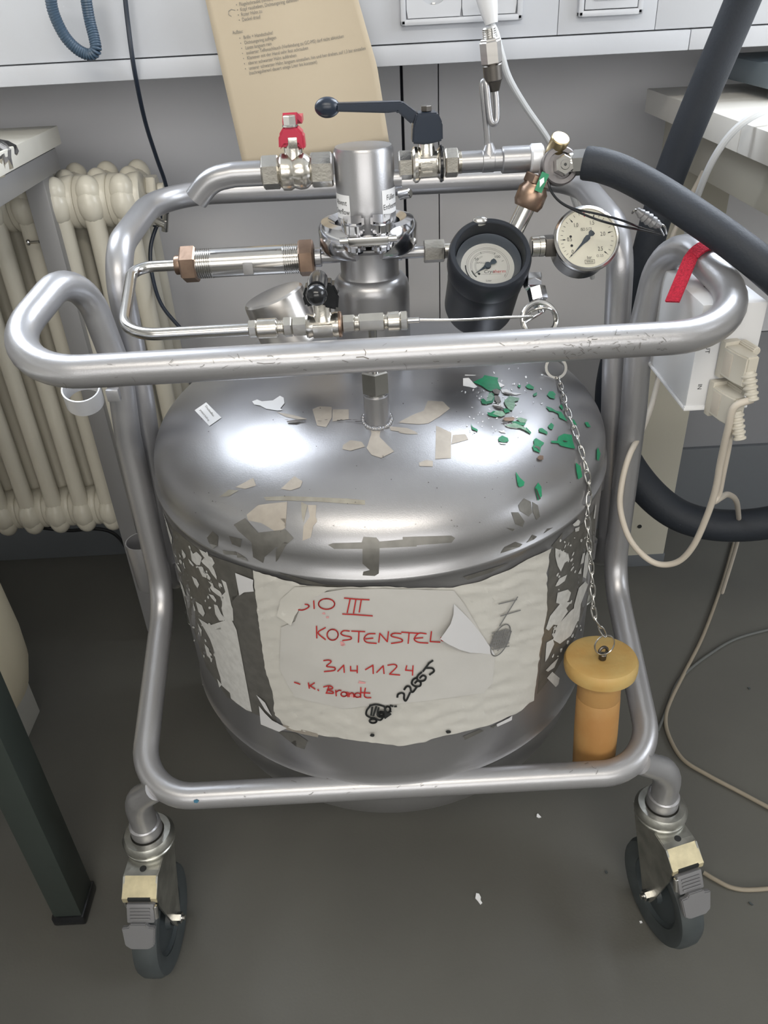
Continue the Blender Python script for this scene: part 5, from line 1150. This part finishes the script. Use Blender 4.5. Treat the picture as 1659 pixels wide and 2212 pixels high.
pitch = 0.0128; nl = int(L[-1] / pitch)
lk = MB().sweep([V((0.0026 * math.cos(a), 0.0086 * math.sin(a) + (0.0 if True else 0), 0.0007 * math.sin(2 * a))) for a in [2 * PI * i / 16 for i in range(16)]], 0.00095, 6, closed=True)
me = bpy.data.meshes.new('chain_link'); me.from_pydata(lk.v, [], lk.f); me.materials.append(steel)
me.polygons.foreach_set('use_smooth', [True] * len(me.polygons))
for i in range(nl):
    p, d = along((i + 0.5) * pitch)
    o = bpy.data.objects.new('chain_link', me); COL.objects.link(o); o.parent = stp; o.matrix_parent_inverse = parent_inv(stp)
    nrm = V((p.x - VX, p.y - VY, 0.0)).normalized() if i > 8 else V((0.3, -0.5, 0.8))
    x = d.cross(nrm).normalized(); ang_ = R(45 if i % 2 else -45); x = Matrix.Rotation(ang_, 3, d) @ x; z = x.cross(d)
    o.matrix_basis = Matrix(((x.x, d.x, z.x, p.x), (x.y, d.y, z.y, p.y), (x.z, d.z, z.z, p.z), (0, 0, 0, 1)))

# ================================================================== hoses
hs = thing('insulated_hose', 'upper black foam insulated hose running from the silver valve head to the right edge', 'hose', at(1268, 350, 0.815))
hp_ = [at(1262, 352, 0.815), at(1300, 358, 0.808), at(1350, 376, 0.80), at(1420, 414, 0.785), at(1500, 466, 0.76), at(1580, 522, 0.735), at(1660, 585, 0.71), at(1760, 680, 0.69), at(1850, 800, 0.70)]
obj('foam_sleeve', MB().sweep(spline(hp_, 8), [0.0148] + [0.0154] * (8 * 8), 24), foam, hs)
hs2 = thing('insulated_hose', 'thick black foam hose leaning across the right bench and looping low behind the frame', 'hose', at(1430, 500, 1.0))
hp2 = [at(1640, -90, 0.94), at(1600, 10, 0.95), at(1545, 140, 0.96), at(1490, 270, 0.97), at(1445, 385, 0.98), at(1415, 480, 0.98), at(1385, 590, 0.98), at(1345, 720, 0.99), at(1320, 850, 0.99), at(1335, 960, 0.98), at(1390, 1050, 0.96), at(1465, 1112, 0.94), at(1560, 1135, 0.92), at(1680, 1125, 0.90), at(1800, 1080, 0.9)]
obj('foam_sleeve', MB().sweep(spline(hp2, 8), [0.0180] * 50 + [0.0180 + 0.005 * min(1, i / 20) for i in range(63)], 24), foam, hs2)

# ================================================================== strap, box, connectors
P_s = at(1497, 560, 0.765)
hA, hB = V(front[4]), V(front[5]); td = (hB - hA).normalized(); 
tcen = hA + td * ((P_s - hA).dot(td)); GT = frame(tcen, td, (0, 0, 1))
sb = MB(); vs = []; wd = 0.0140; fs = []
# strap outline around the tube then down to the box
xd = GT.to_3x3() @ V((1, 0, 0)); yd = GT.to_3x3() @ V((0, 1, 0))
loop = []
for i in range(19):
    a = R(-70 + 250 * i / 18 * 1.0); loop.append(tcen + (xd * math.cos(a) + yd * math.sin(a)) * (RT + 0.0022))
if proj(loop[0])[0] < proj(loop[-1])[0]: loop.reverse()
down_l = at(1452, 652, 0.735)
loopL = loop[-1]
if loopL.x > loop[0].x: loop.reverse()
path_s = loop + [loop[-1].lerp(down_l, 0.5), down_l]
def strip(path, wdir, w0, th):
    vs = []; fs = []
    for i, p in enumerate(path):
        t = (path[min(i + 1, len(path) - 1)] - path[max(i - 1, 0)]).normalized(); wv = (wdir - t * wdir.dot(t)).normalized(); n_ = t.cross(wv).normalized()
        vs += [p - wv * w0 / 2 - n_ * th / 2, p + wv * w0 / 2 - n_ * th / 2, p + wv * w0 / 2 + n_ * th / 2, p - wv * w0 / 2 + n_ * th / 2]
    for i in range(len(path) - 1):
        for k in range(4): fs.append((i * 4 + k, i * 4 + (k + 1) % 4, i * 4 + 4 + (k + 1) % 4, i * 4 + 4 + k))
    fs += [(3, 2, 1, 0), tuple(4 * (len(path) - 1) + k for k in range(4))]
    return MB().add(vs, fs)
tag(obj('hook_and_loop_strap', strip(path_s, td, wd, 0.0024), redfelt, ang=60), 'red felt strap wrapped round the right side of the handle', 'strap')
bxt = thing('signal_box', 'white rectangular signal box strapped under the right side of the handle', 'electronics box', at(1480, 800, 0.72))
zb0 = at(1478, 884, 0.705).z; bx0 = at(1479, 884, 0.705).x; zt0 = at(1465, 662, 0.705).z
Bx = Matrix.Translation((bx0, 0.705, zb0)) @ Matrix.Rotation(R(0), 4, 'Z')
bw, bd, bhh = 0.060, 0.115, zt0 - zb0 + 0.002
obj('housing', MB().box((bw / 2, bd / 2, bhh / 2), (bw, bd, bhh - 0.004), Bx, bev=0.0025), white, bxt)
obj('end_plate', MB().box((bw / 2, 0.001, 0.0015), (bw + 0.002, 0.004, 0.003), Bx, bev=0.001).box((bw / 2, bd / 2, 0.0), (bw + 0.003, bd + 0.003, 0.003), Bx, bev=0.001), white, bxt)
obj('screw', MB().lathe([(0, 0.0015), (0.003, 0.001), (0.0035, 0)], Bx @ Matrix.Translation((0.022, 0.05, bhh - 0.002)), 16), darkmetal, bxt)
ea = MB().prism([(-0.006, -0.016), (0.004, -0.018), (0.006, -0.014), (0.006, 0.014), (0.004, 0.018), (-0.006, 0.016)], -0.001, 0.001, Bx @ Matrix.Translation((bw + 0.004, 0.05, bhh - 0.035)) @ Matrix.Rotation(PI / 2, 4, 'X') , bev=0.0005)
obj('mounting_ear', ea, white, bxt)
tt = MB(); fm = Bx @ Matrix(((0, 1, 0, 0), (0, 0, -1, -0.0004), (-1, 0, 0, 0), (0, 0, 0, 1)))
def boxtext(s, x, z, size): textmesh(s, size, Bx @ Matrix.Translation((x, -0.0004, z)) @ Matrix(((0, 1, 0, 0), (0, 0, -1, 0), (-1, 0, 0, 0), (0, 0, 0, 1))), tt)
boxtext('OUT', 0.0115, bhh * 0.60, 0.0062); boxtext('IN', 0.0105, bhh * 0.22, 0.0058)
obj('print', tt, blackink, bxt, ang=180)
def connector(zc, label, dxs):
    """D-sub plug pushed into the front of the box, standing upright, with two thumbscrews"""
    t = thing('signal_connector', label, 'connector', Bx @ V((0.035, -0.01, zc)))
    Mc = Bx @ Matrix.Translation((0.0265 + dxs, 0.0, zc)) @ Matrix.Rotation(R(12), 4, 'Z')
    sh_ = MB().box((0, -0.004, 0), (0.0165, 0.008, 0.036), Mc, bev=0.0012)
    sh_.prism([(-0.0085, 0.0), (-0.0085, -0.020), (-0.006, -0.034), (0.006, -0.034), (0.0085, -0.020), (0.0085, 0.0)], -0.0145, 0.0145, Mc @ Matrix.Translation((0, -0.006, 0)), bev=0.0014)
    obj('plug_shell', sh_, connm, t)
    for s_ in (-1, 1):
        ts = MB(); c0 = Mc @ V((0.0095, -0.007, s_ * 0.0150)); c1 = Mc @ V((0.0095, -0.030, s_ * 0.0150))
        fr_ = frame(c0, c1 - c0); pr = []
        vs = []; n = 28; Ls = (c1 - c0).length
        prof_ = [(0.0030, 0.0), (0.0042, 0.002), (0.0042, Ls - 0.001), (0.0034, Ls)]
        for rr, hh2 in prof_:
            for k2 in range(n): q = rr * (1.0 if k2 % 2 else 0.88); vs.append(fr_ @ V((q * math.cos(2 * PI * k2 / n), q * math.sin(2 * PI * k2 / n), hh2)))
        fs = [(j * n + k2, j * n + (k2 + 1) % n, (j + 1) * n + (k2 + 1) % n, (j + 1) * n + k2) for j in range(3) for k2 in range(n)] + [tuple(3 * n + k2 for k2 in range(n))]
        obj('thumbscrew', ts.add(vs, fs), connm, t, ang=20)
    sr_ = MB(); s0 = Mc @ V((0, -0.038, -0.004)); s1 = s0 + V((0.004, -0.008, -0.020))
    for k2 in range(5): sr_.torus(frame(s0.lerp(s1, k2 / 4), s1 - s0), 0.0056 - 0.0003 * k2, 0.0017, 18, 6)
    sr_.sweep([s0 + (s0 - s1) * 0.2, s1], [0.0058, 0.0045], 14)
    obj('strain_relief', sr_, connm, t)
    pl_ = MB().box((-0.0086, -0.016, 0), (0.0006, 0.012, 0.022), Mc, bev=0.0002)
    obj('side_label', pl_, cableb, t)
    return s1, t
sA, tA = connector(bhh * 0.50, 'upper beige connector plugged beside the word OUT on the white box', 0.0035)
sB, tB = connector(bhh * 0.125, 'lower beige connector plugged beside the word IN on the white box', 0.0)
obj('cable', MB().sweep(spline([sA, at(1586, 880, 0.66), at(1572, 930, 0.665), at(1556, 1000, 0.68), at(1545, 1060, 0.69), at(1525, 1120, 0.70), at(1497, 1180, 0.71), at(1465, 1213, 0.72), at(1425, 1219, 0.73), at(1390, 1200, 0.74), at(1358, 1160, 0.76), at(1340, 1100, 0.775), at(1343, 1045, 0.785), at(1359, 985, 0.80), at(1389, 925, 0.84), at(1412, 860, 0.90), at(1424, 790, 1.0), at(1412, 700, 1.06), at(1435, 560, 1.12), at(1480, 450, 1.15), at(1520, 370, 1.16)], 8), 0.0035, 12), cableb, tA)
obj('cable', MB().sweep(spline([sB, at(1580, 925, 0.67), at(1572, 970, 0.68), at(1562, 1020, 0.69), at(1553, 1065, 0.70), at(1543, 1083, 0.70), at(1557, 1075, 0.72), at(1572, 1068, 0.76), at(1588, 1078, 0.80), at(1594, 1100, 0.86), at(1596, 1140, 0.95), at(1590, 1180, 1.05), at(1560, 1280, 1.12)], 8) , 0.0034, 12), cableb, tB)
# bench cable
cable('cable', [at(1720, 215, 1.02), at(1660, 236, 0.99), at(1610, 262, 0.985), at(1570, 300, 0.99), at(1535, 355, 1.0), at(1508, 420, 1.02), at(1490, 480, 1.05), at(1478, 560, 1.08), at(1470, 700, 1.12)], 0.0042, cablew, 'pale grey cable curling off the right bench top', 'cable')
# thin black double cord from valve head to the handle
wz = thing('wire_pair', 'thin twisted black wires with grey shrink sleeve from the valve head to the handle', 'wire', at(1300, 460, 0.80))
obj('black_wire', MB().sweep(spline([at(1184, 392, 0.805), at(1190, 412, 0.80), at(1208, 434, 0.79), at(1240, 451, 0.78), at(1290, 462, 0.765), at(1340, 475, 0.765), at(1385, 492, 0.78), at(1425, 504, 0.80)], 8), 0.0011, 8), black, wz)
obj('black_wire', MB().sweep(spline([at(1184, 393, 0.806), at(1192, 416, 0.80), at(1212, 438, 0.789), at(1245, 456, 0.775), at(1295, 476, 0.76), at(1345, 489, 0.765), at(1390, 498, 0.78), at(1428, 508, 0.80)], 8), 0.0011, 8), black, wz)
sl_ = spline([at(1375, 453, 0.80), at(1388, 464, 0.80), at(1402, 474, 0.80), at(1418, 484, 0.80), at(1428, 488, 0.80)], 5)
obj('shrink_sleeve', MB().sweep(sl_, [0.002 + 0.0035 * math.sin(PI * min(1, (i + 1) / len(sl_))) * (1 + 0.25 * math.sin(i * 2.1)) for i in range(len(sl_))], 10), greymetal, wz)
obj('bare_wire', MB().sweep(spline([at(1415, 480, 0.80), at(1425, 492, 0.80), at(1434, 508, 0.81)], 5), 0.0010, 8).sweep(spline([at(1425, 484, 0.80), at(1436, 490, 0.80), at(1440, 505, 0.81)], 5), 0.0010, 8).sweep(spline([at(1378, 455, 0.80), at(1370, 454, 0.80), at(1366, 460, 0.805)], 5), 0.0012, 8), steel, wz)
# ---- cords on the floor
def fl_(l, z=0.0045): return [atz(x, y, z) for x, y in l]
cable('floor_cable', fl_([(1586, 1170), (1560, 1260), (1520, 1370), (1480, 1450), (1450, 1510), (1438, 1550), (1445, 1590), (1475, 1640), (1530, 1675), (1600, 1712), (1680, 1755)], 0.004), 0.0034, cablebr, 'beige cable curving across the floor right of the stopper', 'cable')
cable('floor_cable', fl_([(1420, 1580), (1435, 1545), (1460, 1480), (1485, 1450), (1530, 1415), (1590, 1380), (1680, 1355)], 0.0033), 0.0028, cablegr, 'dark grey cable arching to the right edge across the floor', 'cable')
cable('floor_cable', fl_([(1520, 1885), (1545, 1900), (1580, 1917), (1620, 1922), (1700, 1916)], 0.0036), 0.0032, cablebr, 'brown cable on the floor behind the right castor', 'cable')
cable('floor_cable', fl_([(1440, 1052), (1500, 1030), (1560, 1012), (1660, 1010)], 0.002), 0.0012, cablebr, 'thin brown wire low behind the beige cables', 'wire') if False else None
cable('floor_cable', [at(-40, 1122, 1.36), at(20, 1132, 1.36), at(90, 1140, 1.36), at(150, 1146, 1.37), at(205, 1142, 1.38), at(245, 1152, 1.38), at(275, 1185, 1.36), at(300, 1225, 1.33), at(318, 1262, 1.28)], 0.0036, black, 'black cable sagging under the radiator', 'cable')
# ---- bits on the floor
def bit(x, y, pts, label, m=sticker):
    p = atz(x, y, 0.001)
    o = obj('paper_scrap', MB().prism([(a * 0.001, b * 0.001) for a, b in pts], 0, 0.0012, Matrix.Translation((p.x, p.y, 0.0008)) @ Matrix.Rotation(0.12, 4, 'X')), m)
    o.location.z = max(0.0, o.location.z - 0.0002)
    return tag(o, label, 'scrap')
bit(1033, 1942, [(-2, 8), (2, 7), (4, 2), (3, -2), (5, -6), (2, -8), (-1, -3), (-4, 1)], 'curled white scrap on the floor in front of the vessel')
bit(1163, 1763, [(-2, 3), (0, 4), (2, 1), (4, -2), (0, -3), (-3, -1)], 'tiny white scrap on the floor near the lower bar')
bit(1384, 1992, [(-1.5, 1.5), (1.5, 1.5), (2, -1), (-1, -1.5)], 'white speck on the floor left of the right castor')
bit(1310, 1884, [(-2, 2), (1, 2), (2, -1), (0, -2.5), (-2, -1)], 'dark crumb on the floor left of the right castor', rubber)
bit(1622, 1952, [(-2.5, 2.5), (0, 2), (3, -2), (1, -2.5), (-2, 0)], 'dark crumb on the floor at the right edge', rubber)
bit(1618, 1487, [(-2, 2), (2, 2), (2.5, -1), (-1, -2)], 'dark crumb on the floor inside the cable loop', rubber)
